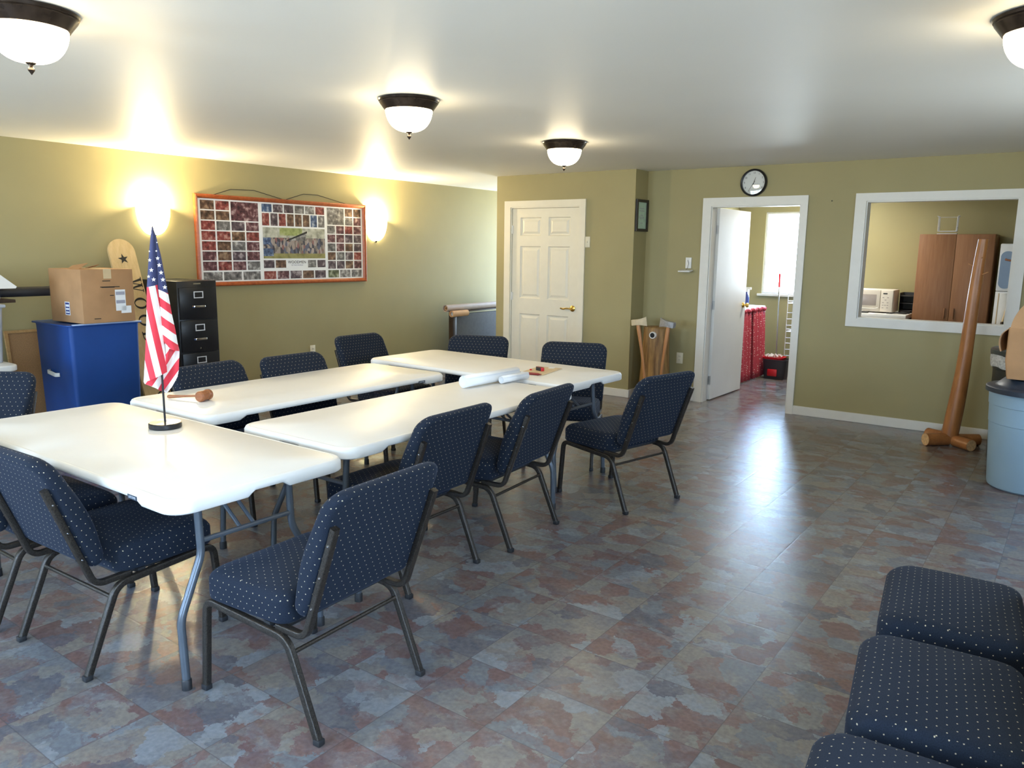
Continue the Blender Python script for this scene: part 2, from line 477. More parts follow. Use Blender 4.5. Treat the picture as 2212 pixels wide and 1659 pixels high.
def lathe(bm, prof, n=32, center=(0, 0, 0), a0=0.0, a1=2 * PI, mi=0, axis='Z'):
    full = abs(a1 - a0 - 2 * PI) < 1e-6
    cnt = n if full else n + 1
    rings = []
    for r, z in prof:
        ring = []
        for k in range(cnt):
            a = a0 + (a1 - a0) * k / n
            c, s = r * math.cos(a), r * math.sin(a)
            if axis == 'Z': co = (c, s, z)
            elif axis == 'X': co = (z, c, s)
            else: co = (c, z, s)
            ring.append(bm.verts.new(Vector(co) + Vector(center)))
            if r < 1e-7: break
        rings.append(ring)
    for i in range(len(rings) - 1):
        A, B = rings[i], rings[i + 1]
        for k in range(n):
            k2 = (k + 1) % cnt if full else k + 1
            if len(A) == 1 and len(B) == 1: continue
            if len(A) == 1: f = (A[0], B[k2], B[k])
            elif len(B) == 1: f = (A[k], A[k2], B[0])
            else: f = (A[k], A[k2], B[k2], B[k])
            bm.faces.new(f).material_index = mi

def rr_outline(w, h, rs, n=6, sub=8):
    """outline of a rounded rectangle centred on 0; rs = radii (+x+y, -x+y, -x-y, +x-y); edges subdivided"""
    corners = []
    for (sx, sy, a0), r in zip(((1, 1, 0), (-1, 1, 90), (-1, -1, 180), (1, -1, 270)), rs):
        cx, cy = sx * (w / 2 - r), sy * (h / 2 - r)
        corners.append([Vector((cx + r * math.cos(R(a0 + 90 * k / n)), cy + r * math.sin(R(a0 + 90 * k / n)))) for k in range(n + 1)])
    out = []
    for i in range(4):
        out += corners[i]
        a, b = corners[i][-1], corners[(i + 1) % 4][0]
        for k in range(1, sub):
            out.append(a.lerp(b, k / sub))
    return out

def loft(bm, rings, cap0=True, cap1=True, mi=0):
    vr = [[bm.verts.new(p) for p in ring] for ring in rings]
    m = len(vr[0])
    for i in range(len(vr) - 1):
        for k in range(m):
            bm.faces.new((vr[i][k], vr[i][(k + 1) % m], vr[i + 1][(k + 1) % m], vr[i + 1][k])).material_index = mi
    for c, ring in ((cap0, vr[0]), (cap1, vr[-1])):
        if c:
            ce = sum((v.co for v in ring), Vector()) / m
            cv = bm.verts.new(ce)
            for k in range(m):
                bm.faces.new((ring[k], ring[(k + 1) % m], cv)).material_index = mi
    return vr

def cushion(bm, w, h, rs, t, er, warp=None, sub=8, crown=0.0, eb=None):
    """rounded slab: outline in XY, thickness t along Z (0..t), edge radius er, crown bulges both faces' middle"""
    ol = rr_outline(w, h, rs, 6, sub)
    rings = []
    def ring(inset, z, sc=1.0):
        fx, fy = (w - 2 * inset) / w * sc, (h - 2 * inset) / h * sc
        return [Vector((p.x * fx, p.y * fy, z)) for p in ol]
    K = 5
    for sc in (0.15, 0.4, 0.65, 0.85):
        rings.append(ring(eb or er, -crown * (1 - sc ** 2) * 0.4, sc))
    for k in range(K + 1):
        a = PI / 2 * k / K
        rings.append(ring((eb or er) * (1 - math.sin(a)), (eb or er) * (1 - math.cos(a))))
    for k in range(K + 1):
        a = PI / 2 * k / K
        rings.append(ring(er * (1 - math.cos(a)), t - er + er * math.sin(a)))
    for sc in (0.85, 0.65, 0.4, 0.15):
        rings.append(ring(er, t + crown * (1 - sc ** 2), sc))
    if warp:
        rings = [[warp(p) for p in r_] for r_ in rings]
    loft(bm, rings)

def uvbox(bm, swap=False):
    uv = bm.loops.layers.uv.new('UVMap')
    bm.normal_update()
    for f in bm.faces:
        n = f.normal
        a = max(range(3), key=lambda i: abs(n[i]))
        for l in f.loops:
            c = l.vert.co
            l[uv].uv = ((c.y + 0.011, c.z), (c.x, c.z), (c.x, c.y))[a]

def prism(bm, poly, z0, z1, mat=None, mi=0):
    t = bmesh.new()
    a = [t.verts.new((p[0], p[1], z0)) for p in poly]
    b = [t.verts.new((p[0], p[1], z1)) for p in poly]
    n = len(poly)
    t.faces.new(a[::-1]); t.faces.new(b)
    for k in range(n):
        t.faces.new((a[k], a[(k + 1) % n], b[(k + 1) % n], b[k]))
    bmesh.ops.triangulate(t, faces=[f for f in t.faces if len(f.verts) > 4])
    merge(bm, t, mat, mi)

def frame_mat(origin, xax, yax):
    x, y = Vector(xax).normalized(), Vector(yax).normalized()
    z = x.cross(y)
    m = Matrix((x, y, z)).transposed().to_4x4()
    m.translation = Vector(origin)
    return m

def text_bm(body, size, depth, mat, mi=0, bm=None, align='CENTER'):
    cu = bpy.data.curves.new('lettering_source', 'FONT')
    cu.body = body
    cu.size = size
    cu.extrude = depth
    cu.align_x = align
    cu.align_y = 'CENTER'
    o = bpy.data.objects.new('lettering_source', cu)
    COL.objects.link(o)
    dg = bpy.context.evaluated_depsgraph_get()
    me = bpy.data.meshes.new_from_object(o.evaluated_get(dg))
    t = bmesh.new()
    t.from_mesh(me)
    bpy.data.objects.remove(o)
    bpy.data.curves.remove(cu)
    bpy.data.meshes.remove(me)
    bm = bm or bmesh.new()
    merge(bm, t, mat, mi)
    return bm

def holed(bm, u0, u1, v0, v1, t0, t1, holes, axis):
    """wall slab spanning u (x or y) and v (z), thickness t0..t1, rectangular holes"""
    us = sorted({u0, u1} | {h[i] for h in holes for i in (0, 1)})
    vs = sorted({v0, v1} | {h[i] for h in holes for i in (2, 3)})
    def P(u, v, t):
        return {'y': (u, t, v), 'x': (t, u, v)}[axis]
    def solid(i, j):
        if not (0 <= i < len(us) - 1 and 0 <= j < len(vs) - 1): return False
        cu, cv = (us[i] + us[i + 1]) / 2, (vs[j] + vs[j + 1]) / 2
        return not any(h[0] < cu < h[1] and h[2] < cv < h[3] for h in holes)
    cache = {}
    def V(u, v, t):
        k = (round(u, 5), round(v, 5), t)
        if k not in cache: cache[k] = bm.verts.new(P(u, v, t))
        return cache[k]
    for i in range(len(us) - 1):
        for j in range(len(vs) - 1):
            if not solid(i, j): continue
            a, b, c, d = us[i], us[i + 1], vs[j], vs[j + 1]
            for t in (t0, t1):
                bm.faces.new((V(a, c, t), V(b, c, t), V(b, d, t), V(a, d, t)))
            for ok, e in ((solid(i - 1, j), ((a, c), (a, d))), (solid(i + 1, j), ((b, c), (b, d))), (solid(i, j - 1), ((a, c), (b, c))), (solid(i, j + 1), ((a, d), (b, d)))):
                if not ok:
                    bm.faces.new((V(*e[0], t0), V(*e[1], t0), V(*e[1], t1), V(*e[0], t1)))

def ring_frame(bm, u0, u1, v0, v1, w, t0, t1, axis, bottom=True, bev=0.003, ws=None):
    """rectangular casing (outer u0..u1, v0..v1, width w) of mitred mouldings"""
    wl, wr, wt, wb = ws or (w, w, w, w if bottom else 0)
    def P(u, v, t):
        return Vector({'y': (u, t, v), 'x': (t, u, v)}[axis])
    iu0, iu1, iv0, iv1 = u0 + wl, u1 - wr, v0 + wb, v1 - wt
    o = [(u0, v0), (u0, v1), (u1, v1), (u1, v0)]
    i = [(iu0, iv0), (iu0, iv1), (iu1, iv1), (iu1, iv0)]
    seq = range(4) if bottom else range(3)
    A = [[bm.verts.new(P(*p, t)) for p in o] for t in (t0, t1)]
    B = [[bm.verts.new(P(*p, t)) for p in i] for t in (t0, t1)]
    for k in seq:
        k2 = (k + 1) % 4
        for t in (0, 1):
            bm.faces.new((A[t][k], A[t][k2], B[t][k2], B[t][k]))
        bm.faces.new((A[0][k], A[0][k2], A[1][k2], A[1][k]))
        bm.faces.new((B[0][k], B[0][k2], B[1][k2], B[1][k]))
    if not bottom:
        for k in (0, 3):
            bm.faces.new((A[0][k], B[0][k], B[1][k], A[1][k]))

# ------------------------------------------------------------------ the setting
XL, YB, YC, ZC = -7.085, 7.74, 7.455, 2.4094
CX0, CX1 = -5.675, -3.868
XR, YF, YE = 0.95, -1.9, 10.5
TW = 0.12

bm = BM(); box(bm, XL - TW, XR + TW, YF - TW, YE + TW, -0.12, 0.0); struct('floor', bm, M['floor'])
bm = BM(); box(bm, XL - TW, XR + TW, YF - TW, YE + TW, ZC, ZC + 0.12); struct('ceiling', bm, M['ceil'])
bm = BM(); box(bm, XL - TW, XL, YF - TW, YE + TW, 0, ZC); struct('wall_left', bm, M['wall'])
WR = [(-1.5, 0.9, 0.7, 2.1), (4.3, 5.2, 1.15, 2.1)]  # right-wall windows out of view, guessed to supply the blue daylight
WFH = [(-3.4, -1.4, 0.8, 2.1), (-6.5, -4.5, 0.8, 2.1)]  # front windows out of view, invented to spread daylight over the room
bm = BM(); holed(bm, YF - TW, YE + TW, 0, ZC, XR, XR + TW, WR, 'x'); struct('wall_right', bm, M['wall'])
bm = BM(); holed(bm, XL, XR, 0, ZC, YF - TW, YF, WFH, 'y'); struct('wall_front', bm, M['wall'])
DO = (-3.145, -2.25, 0.0, 2.032)
PW = (-1.672, -0.498, 0.98, 2.045)
bm = BM(); holed(bm, CX1, XR, 0, ZC, YB, YB + TW, [DO, PW], 'y'); struct('wall_back', bm, M['wall'])
CD = (-5.466, -4.535, 0.0, 2.05)
bm = BM(); holed(bm, CX0, CX1, 0, ZC, YC, YC + TW, [CD], 'y')
struct('wall_closet', bm, M['wall'])
bm = BM(); box(bm, CX1 - TW, CX1, YC + TW, YE, 0, ZC); struct('wall_closet_right', bm, M['wall'])
bm = BM(); box(bm, CX0, CX0 + TW, YC + TW, YE, 0, ZC); struct('wall_closet_left', bm, M['wall'])
HW = (-7.02, -5.80, 0.3, 2.3)
KW = (-3.50, -2.45, 1.03, 2.10)
bm = BM(); holed(bm, XL, XR, 0, ZC, YE, YE + TW, [HW, KW], 'y'); struct('wall_rear', bm, M['wall'])

def baseboard(name, u0, u1, t0, t1, axis, h=0.088):
    bm = BM()
    if axis == 'y': box(bm, u0, u1, min(t0, t1), max(t0, t1), 0, h, 0.004)
    else: box(bm, min(t0, t1), max(t0, t1), u0, u1, 0, h, 0.004)
    struct(name, bm, M['white_trim'])
baseboard('baseboard_back', -2.19, XR, YB - 0.014, YB, 'y')
baseboard('baseboard_back_corner', CX1 + 0.014, -3.235, YB - 0.014, YB, 'y')
baseboard('baseboard_closet', -4.455, CX1, YC - 0.014, YC, 'y')
baseboard('baseboard_closet_left', CX0, -5.555, YC - 0.014, YC, 'y')
baseboard('baseboard_closet_side', YC - 0.014, YB - 0.014, CX1, CX1 + 0.014, 'x')
baseboard('baseboard_left', YF, YE, XL, XL + 0.014, 'x')
baseboard('baseboard_right', YF, YB - 0.014, XR - 0.014, XR, 'x')
baseboard('baseboard_rear', -2.9, XR, YE - 0.014, YE, 'y')

# door casings and jambs
bm = BM(); ring_frame(bm, -3.232, -2.187, 0, 2.112, 0.085, YB - 0.018, YB, 'y', bottom=False, ws=(0.09, 0.066, 0.082, 0))
struct('trim_1', bm, M['white_trim'])
bm = BM(); ring_frame(bm, DO[0] - 0.001, DO[1] + 0.001, 0, DO[3] + 0.001, 0.014, YB - 0.002, YB + TW + 0.002, 'y', bottom=False)
struct('trim_2', bm, M['white_trim'])
bm = BM(); ring_frame(bm, CD[0] - 0.085, CD[1] + 0.08, 0, 2.122, 0.08, YC - 0.018, YC, 'y', bottom=False, ws=(0.085, 0.078, 0.072, 0))
struct('trim_3', bm, M['cream_door'])
bm = BM(); ring_frame(bm, CD[0] - 0.001, CD[1] + 0.001, 0, CD[3] + 0.001, 0.012, YC - 0.002, YC + TW, 'y', bottom=False)
struct('trim_4', bm, M['cream_door'])
# pass-through window: casing, reveal, sill
pw = struct('window_1', (lambda b: (ring_frame(b, -1.765, -0.409, 0.905, 2.115, 0.09, YB - 0.02, YB, 'y', ws=(0.093, 0.089, 0.07, 0.075)), b)[1])(BM()), M['white_trim'])
bm = BM(); ring_frame(bm, PW[0] - 0.001, PW[1] + 0.001, PW[2] - 0.001, PW[3] + 0.001, 0.012, YB - 0.004, YB + TW + 0.004, 'y')
obj('reveal', bm, M['white_trim'], pw, smooth=False)

def ext_window(name, u0, u1, v0, v1, t0, t1, axis, bars=1, rail=True, fw=0.05):
    bm = BM(); ring_frame(bm, u0, u1, v0, v1, fw, t0, t1, axis)
    w = struct(name, bm, M['winframe'])
    m = (t0 + t1) / 2
    bm = BM()
    if axis == 'y': box(bm, u0 + fw - 0.005, u1 - fw + 0.005, m - 0.003, m + 0.003, v0 + fw - 0.005, v1 - fw + 0.005)
    else: box(bm, m - 0.003, m + 0.003, u0 + fw - 0.005, u1 - fw + 0.005, v0 + fw - 0.005, v1 - fw + 0.005)
    obj('pane', bm, M['pane'], w, smooth=False)
    if rail:
        bm = BM()
        z = (v0 + v1) / 2
        if axis == 'y': box(bm, u0 + 0.05, u1 - 0.05, m - 0.015, m + 0.015, z - 0.015, z + 0.015)
        else: box(bm, m - 0.015, m + 0.015, u0 + 0.05, u1 - 0.05, z - 0.015, z + 0.015)
        obj('meeting_rail', bm, M['winframe'], w, smooth=False)
    return w
ext_window('window_2', *KW, YE + 0.02, YE + 0.09, 'y', rail=False, fw=0.025)
ext_window('window_3', *HW, YE + 0.02, YE + 0.09, 'y')
for i, h in enumerate(WR):
    ext_window('window_%d' % (4 + i), *h, XR + 0.02, XR + 0.09, 'x')
for i, h in enumerate(WFH):
    ext_window('window_%d' % (6 + i), *h, YF - 0.09, YF - 0.02, 'y')  # added, unseen front windows
bm = BM(); box(bm, KW[0] - 0.05, KW[1] + 0.05, YE - 0.035, YE + 0.02, KW[2] - 0.03, KW[2], 0.004)
struct('trim_5', bm, M['white_trim'])

# six-panel closet door
def six_panel(x0, x1, z0, z1, y, d):
    bm = BM()
    W_, H_ = x1 - x0, z1 - z0
    st, mid = 0.112, 0.10
    px = [(x0 + st, x0 + W_ / 2 - mid / 2), (x0 + W_ / 2 + mid / 2, x1 - st)]
    pz = [(z0 + 0.21, z0 + 0.82), (z0 + 1.0, z0 + 1.60), (z0 + 1.715, z0 + 1.925)]
    holes = [(a, b, c, e) for a, b in px for c, e in pz]
    us = sorted({x0, x1} | {h[i] for h in holes for i in (0, 1)})
    vs = sorted({z0, z1} | {h[i] for h in holes for i in (2, 3)})
    vv = {}
    def V(u, v, t):
        k = (round(u, 5), round(v, 5), round(t, 5))
        if k not in vv: vv[k] = bm.verts.new((u, t, v))
        return vv[k]
    for i in range(len(us) - 1):
        for j in range(len(vs) - 1):
            a, b, c, e = us[i], us[i + 1], vs[j], vs[j + 1]
            bm.faces.new((V(a, c, y + d), V(b, c, y + d), V(b, e, y + d), V(a, e, y + d)))
            if any(abs(h[0] - a) < 1e-6 and abs(h[2] - c) < 1e-6 for h in holes):
                loops = [(0.0, 0.0), (0.012, 0.013), (0.026, 0.013), (0.05, 0.003)]
                for (q0, d0), (q1, d1) in zip(loops, loops[1:]):
                    A = [(a + q0, c + q0), (b - q0, c + q0), (b - q0, e - q0), (a + q0, e - q0)]
                    B = [(a + q1, c + q1), (b - q1, c + q1), (b - q1, e - q1), (a + q1, e - q1)]
                    for k in range(4):
                        k2 = (k + 1) % 4
                        bm.faces.new((V(*A[k], y + d0), V(*A[k2], y + d0), V(*B[k2], y + d1), V(*B[k], y + d1)))
                q, dd = loops[-1]
                bm.faces.new((V(a + q, c + q, y + dd), V(b - q, c + q, y + dd), V(b - q, e - q, y + dd), V(a + q, e - q, y + dd)))
            else:
                bm.faces.new((V(a, c, y), V(b, c, y), V(b, e, y), V(a, e, y)))
    for k in range(len(us) - 1):
        for z in (z0, z1):
            bm.faces.new((V(us[k], z, y), V(us[k + 1], z, y), V(us[k + 1], z, y + d), V(us[k], z, y + d)))
    for k in range(len(vs) - 1):
        for x in (x0, x1):
            bm.faces.new((V(x, vs[k], y), V(x, vs[k + 1], y), V(x, vs[k + 1], y + d), V(x, vs[k], y + d)))
    return bm
d1 = struct('door_1', six_panel(CD[0] + 0.014, CD[1] - 0.014, 0.012, CD[3] - 0.014, YC + 0.012, 0.035), M['cream_door'])
bm = BM()
lathe(bm, [(0, 0), (0.034, 0), (0.034, -0.006), (0.026, -0.012), (0.014, -0.018), (0.012, -0.045), (0, -0.045)], 24, (-4.605, YC + 0.012, 0.925), axis='Y')
sweep(bm, fillet([(-4.605, YC - 0.035, 0.925), (-4.66, YC - 0.04, 0.928), (-4.70, YC - 0.04, 0.918), (-4.735, YC - 0.04, 0.926)], 0.03), circ(0.009, 10), scale=None)
obj('lever_handle', bm, M['brass'], d1, label='brass lever handle')
for zc in (1.80, 1.03, 0.24):
    bm = BM(); box(bm, CD[0] + 0.003, CD[0] + 0.028, YC + 0.004, YC + 0.014, zc - 0.045, zc + 0.045, 0.001)
    tube(bm, [(CD[0] + 0.013, YC + 0.003, zc - 0.048), (CD[0] + 0.013, YC + 0.003, zc + 0.048)], 0.006, 10)
    obj('hinge', bm, M['white_trim'], d1)
bm = BM(); box(bm, CD[1] - 0.017, CD[1] - 0.0135, YC + 0.008, YC + 0.02, 0.895, 0.955); obj('strike_plate', bm, M['brass'], d1)

# flush white kitchen door standing open into the back room
bm = BM(); box(bm, 0, 0.868, -0.018, 0.018, 0.012, 2.018, 0.002)
d2 = struct('door_2', bm, M['white_door'])
d2.location = (-3.122, YB + TW + 0.012, 0)
d2.rotation_euler = (0, 0, R(88.9))
for s in (-1, 1):
    bm = BM()
    lathe(bm, [(0, 0.018 * s), (0.032, 0.018 * s), (0.03, 0.026 * s), (0.014, 0.03 * s), (0.012, 0.048 * s), (0.024, 0.056 * s), (0.028, 0.068 * s), (0.022, 0.08 * s), (0, 0.083 * s)], 24, (0.80, 0, 0.985), axis='Y')
    obj('door_knob', bm, M['brass'], d2, label='round brass knob')
for zc in (1.80, 1.02, 0.22):
    bm = BM(); tube(bm, [(-0.006, 0.024, zc - 0.045), (-0.006, 0.024, zc + 0.045)], 0.007, 10)
    box(bm, -0.004, 0.0, -0.016, 0.022, zc - 0.045, zc + 0.045)
    obj('hinge', bm, M['steel'], d2)

# ------------------------------------------------------------------ stacking chairs
def make_chair():
    t = thing('banquet_chair', 'x', 'chair')
    # seat: outline in local XY, front is +Y
    def wseat(p):
        x, y, z = p
        k = max(0.0, (y - 0.10) / 0.11)
        z2 = z - 0.022 * k * k * (z / 0.11) + 0.008 * (y < -0.1) * 0
        return Vector((x * (1 - 0.03 * max(0, -y) / 0.2), y + 0.065, z2 + 0.357 + (0.004 if z > 0.05 else 0) * (y / 0.2)))
    bm = BM(); cushion(bm, 0.515, 0.415, (0.06, 0.06, 0.05, 0.05), 0.114, 0.040, wseat, crown=0.012, eb=0.014)
    uvbox(bm)
    obj('seat', bm, M['fabric'], t, angle=80)
    # backrest: built upright in XZ then leaned back
    tilt = R(20)
    H = 0.47
    def wback(p):
        x, y, z = p              # y: up the back, z: thickness 0 = rear .. front
        v = y / H + 0.5
        bulge = 0.016 * math.sin(PI * min(1, v * 1.25)) if v < 0.8 else 0.0
        zz = z * (1.0 - 0.25 * abs(v - 0.35)) + (bulge if z > 0.03 else 0)
        flare = -0.022 * max(0, (v - 0.80) / 0.2) ** 2
        depth = zz + flare - 0.022 * (2 * x / 0.52) ** 2 * 0.0
        u = v * H
        yy = -0.235 - math.sin(tilt) * u + math.cos(tilt) * depth
        zz2 = 0.405 + math.cos(tilt) * u + math.sin(tilt) * depth
        return Vector((x * (0.985 + 0.03 * v), yy, zz2))
    bm = BM(); cushion(bm, 0.515, H, (0.075, 0.075, 0.03, 0.03), 0.066, 0.028, wback, sub=10, crown=0.006)
    uvbox(bm)
    obj('backrest', bm, M['fabric'], t, angle=80)
    prof = rrect(0.024, 0.026, 0.005)
    for s in (-1, 1):
        x = 0.252 * s
        # front leg with its bend, rail, rear leg with its bend
        bm = BM()
        fp = fillet([(x, 0.285, 0.012), (x, 0.255, 0.352), (x, 0.16, 0.345)], 0.06)
        sweep(bm, fp, prof, ref=(1, 0, 0))
        l = obj('leg', bm, M['hammer'], t)
        bm = BM(); box(bm, x - 0.014, x + 0.014, 0.271, 0.301, 0, 0.022, 0.004); obj('foot_cap', bm, M['rubber'], l)
        bm = BM()
        rp = fillet([(x, -0.06, 0.332), (x, -0.155, 0.326), (x, -0.285, 0.012)], 0.085, 8)
        sweep(bm, rp, prof, ref=(1, 0, 0))
        l = obj('leg', bm, M['hammer'], t)
        bm = BM(); box(bm, x - 0.014, x + 0.014, -0.302, -0.272, 0, 0.022, 0.004); obj('foot_cap', bm, M['rubber'], l)
        bm = BM(); sweep(bm, [(x, 0.16, 0.345), (x, -0.06, 0.332)], prof, ref=(1, 0, 0)); obj('seat_rail', bm, M['hammer'], t)
        # J-shaped back upright
        bm = BM()
        xu = 0.236 * s
        up = fillet([(xu, -0.09, 0.348), (xu, -0.222, 0.345), (xu, -0.222 - math.sin(tilt) * 0.42, 0.345 + math.cos(tilt) * 0.42)], 0.055, 7)
        up = [Vector((p.x, p.y - 0.005, p.z)) for p in up]
        sweep(bm, up, rrect(0.026, 0.022, 0.004), ref=(1, 0, 0))
        u = obj('back_upright', bm, M['hammer'], t)
        for fr in (0.12, 0.24, 0.36):
            bm = BM()
            p = Vector((xu + 0.0135 * s, -0.227 - math.sin(tilt) * fr, 0.345 + math.cos(tilt) * fr))
            lathe(bm, [(0.0, 0.003 * s), (0.003, 0.002 * s), (0.004, -0.001 * s)], 8, p, axis='X')
            obj('bolt', bm, M['chrome'], u)
    bm = BM(); tube(bm, [(-0.246, -0.176, 0.283), (0.246, -0.176, 0.283)], 0.0075, 10); obj('stretcher', bm, M['hammer'], t)
    bm = BM()
    for yy in (0.17, -0.05):
        sweep(bm, [(-0.245, yy, 0.345), (0.245, yy, 0.345)], rrect(0.02, 0.03, 0.003), ref=(0, 0, 1))
    box(bm, -0.22, 0.22, -0.12, 0.20, 0.340, 0.3565)
    obj('seat_pan', bm, M['blackmatte'], t)
    return t

chair0 = make_chair()
CH = [  # x, y, facing angle (deg, 0 = +x), group, label
 (-2.115, 1.705, 183.0, 'chairs around the tables', 'navy dotted chair drawn up to the end of the flag table, closest to viewer'),
 (-2.615, 2.665, 181.0, 'chairs around the tables', 'dotted chair pushed in between the flag table end chair and the blueprint side chair'),
 (-2.590, 3.375, 184.5, 'chairs around the tables', 'dotted chair pushed in beside the thin end of the blueprint rolls, facing them'),
 (-2.308, 4.360, 167.0, 'chairs around the tables', 'dotted chair pulled out at an angle, standing nearest the open doorway and log stump'),
 (-3.040, 1.485, 92.0, 'chairs around the tables', 'dotted chair tucked under the long side of the flag table, its back towards the viewer'),
 (-3.680, 1.430, 90.0, 'chairs around the tables', 'dotted chair of which only legs and a back edge show, at the flag table'),
 (-4.745, 1.480, -55.0, 'chairs around the tables', 'dotted chair in front of the brown corkboard and white utility table'),
 (-3.970, 2.775, 6.0, 'chairs around the tables', 'dark dotted chair between the gavel and the black filing cabinet'),
 (-3.930, 3.350, 0.0, 'chairs around the tables', 'dark dotted chair below the wall outlet under the photo collage'),
 (-4.525, 4.505, 0.0, 'chairs around the tables', 'dark dotted chair in the corner where gavel table and clipboard table meet'),
 (-3.925, 4.785, -66.0, 'chairs around the tables', 'dark dotted chair in front of the grey panel with the long paper roll'),
 (-3.070, 4.910, -68.0, 'chairs around the tables', 'dark dotted chair in front of the cream six panel closet door'),
 (-0.165, 2.785, 187.0, 'chairs lined up along the side', 'empty dotted chair at the trash can end of the row of three'),
 (-0.120, 2.175, 188.0, 'chairs lined up along the side', 'empty dotted chair standing between the two others of the row of three'),
 (-0.105, 1.590, 186.0, 'chairs lined up along the side', 'empty dotted chair at the viewer end of the row of three, bluest seat'),
]
for i, (x, y, a, g, lab) in enumerate(CH):
    o = chair0 if i == 0 else dup(chair0)
    o.location = (x, y, 0)
    o.rotation_euler = (0, 0, R(a - 90))
    tag(o, lab, 'chair', g)

# ------------------------------------------------------------------ folding tables
TL, TWD, TH = 1.83, 0.76, 0.737
def make_table():
    t = thing('folding_table', 'x', 'table')
    ol = rr_outline(TL, TWD, (0.075,) * 4, 8, 40)
    def lip(p):
        ex, ey = TL / 2 - abs(p.x), TWD / 2 - abs(p.y)
        d = (ey if ex < 0.04 else ex)
        lim = 0.285 if ex < 0.04 else 0.20
        k = min(1, max(0, (d - lim) / 0.035))
        k = k * k * (3 - 2 * k)
        return 0.052 - 0.020 * k
    def ring(ins, zf):
        return [Vector((p.x * (TL - 2 * ins) / TL, p.y * (TWD - 2 * ins) / TWD, zf(p) if callable(zf) else zf)) for p in ol]
    rings = [ring(0.30, TH - 0.022), ring(0.018, TH - 0.022), ring(0.014, lambda p: TH - lip(p)), ring(0.004, lambda p: TH - lip(p)), ring(0.0, lambda p: TH - lip(p) + 0.005),
             ring(0.0, TH - 0.017), ring(0.0035, TH - 0.010), ring(0.006, TH - 0.004), ring(0.012, TH - 0.0005), ring(0.018, TH), ring(0.021, TH - 0.0015), ring(0.024, TH), ring(0.30, TH)]
    bm = BM(); loft(bm, rings)
    obj('tabletop', bm, M['tabletop'], t, angle=40)
    for e in (-1, 1):
        xe = e * (TL / 2 - 0.115)
        xt = e * (TL / 2 - 0.16)
        for s in (-1, 1):
            bm = BM()
            pts = fillet([(xt, s * 0.20, TH - 0.03), (xt + (xe - xt) * 0.3, s * 0.20, 0.47), (xt + (xe - xt) * 0.7, s * 0.305, 0.26), (xe, s * 0.305, 0.02)], 0.14, 8)
            tube(bm, pts, 0.0145, 12)
            l = obj('leg', bm, M['tleg'], t)
            bm = BM(); lathe(bm, [(0, 0), (0.018, 0), (0.018, 0.035), (0.0145, 0.04)], 14, (xe, s * 0.305, 0)); obj('foot_cap', bm, M['rubber'], l)
        bm = BM(); tube(bm, [(xt, -0.27, TH - 0.034), (xt, 0.27, TH - 0.034)], 0.0125, 10)
        tube(bm, [(xt + (xe - xt) * 0.25, -0.20, 0.52), (xt + (xe - xt) * 0.25, 0.20, 0.52)], 0.010, 10)
        obj('crossbar', bm, M['tleg'], t)
        bm = BM()
        for s in (-0.03, 0.03):
            tube(bm, fillet([(xt + (xe - xt) * 0.2, s, 0.52), (xt - e * 0.10, s, 0.60), (xt - e * 0.42, s * 0.6, TH - 0.032)], 0.03), 0.008, 8)
        obj('brace', bm, M['tleg'], t)
    for s in (-1, 1):
        bm = BM(); tube(bm, [(-0.72, s * 0.31, TH - 0.030), (0.72, s * 0.31, TH - 0.030)], 0.011, 8)
        obj('side_rail', bm, M['tleg'], t)
    # maker's plate on one long edge near the end
    for s, e in ((-1, 1), (1, -1)):
        bm = BM(); box(bm, e * 0.66 - 0.03, e * 0.66 + 0.03, s * TWD / 2 - 0.0015, s * TWD / 2 + 0.0015, TH - 0.037, TH - 0.021)
        pl = obj('badge', bm, M['badge'], t, label='small dark maker badge')
        mt = frame_mat((e * 0.66, s * (TWD / 2 + 0.002), TH - 0.029), (-s, 0, 0), (0, 0, 1))
        obj('badge_lettering', text_bm('LIFETIME', 0.0125, 0.0003, mt), M['badgetext'], pl, smooth=False)
    return t
table0 = make_table()
TB = [(-3.243, 1.700, 0.0, 'white folding table with the stars and stripes flag standing on it'),
      (-3.815, 3.055, 90.0, 'white folding table with the wooden gavel lying on it'),
      (-2.790, 3.060, 90.0, 'white folding table with the open ends of the blueprint rolls on it'),
      (-3.450, 4.470, -1.5, 'white folding table with the tan clipboard lying on it')]
for i, (x, y, a, lab) in enumerate(TB):
    o = table0 if i == 0 else dup(table0)
    o.location = (x, y, 0)
    o.rotation_euler = (0, 0, R(a))
    tag(o, lab, 'table', 'meeting tables in a ring')
ZT = TH + 0.0005

# ------------------------------------------------------------------ things on the tables
FB = Vector((-3.37, 1.90, ZT))
t = thing('table_flag', 'small stars and stripes flag hanging limp on a round black stand on a white table', 'flag', FB)
bm = BM(); lathe(bm, [(0, 0), (0.069, 0), (0.072, 0.004), (0.072, 0.022), (0.068, 0.026), (0.03, 0.026), (0.012, 0.028), (0, 0.028)], 40)
obj('base', bm, M['black'], t)
bm = BM(); tube(bm, [(0, 0, 0.02), (0, 0, 0.905)], 0.0048, 10); obj('pole', bm, M['black'], t)
bm = BM(); lathe(bm, [(0, 0.905), (0.005, 0.905), (0.003, 0.912), (0.0, 0.92)], 12); obj('finial', bm, M['bronze'], t)
EX = Vector((0.49, 0.872, 0)).normalized()
EN = Vector((EX.y, -EX.x, 0))            # towards the viewer's side of the cloth
def fl(X, Y, d):
    px, py = 280 + X / 4.364, 480 + Y / 4.364
    pole = 329.25 + (py - 490.6) * 0.0651
    z = 1.65 - (py - 490.6) / 474.0 - FB.z
    return EX * ((px - pole) / 514.0) + EN * d + Vector((0, 0, z))
bm = BM()
uvl = bm.loops.layers.uv.new('UVMap')
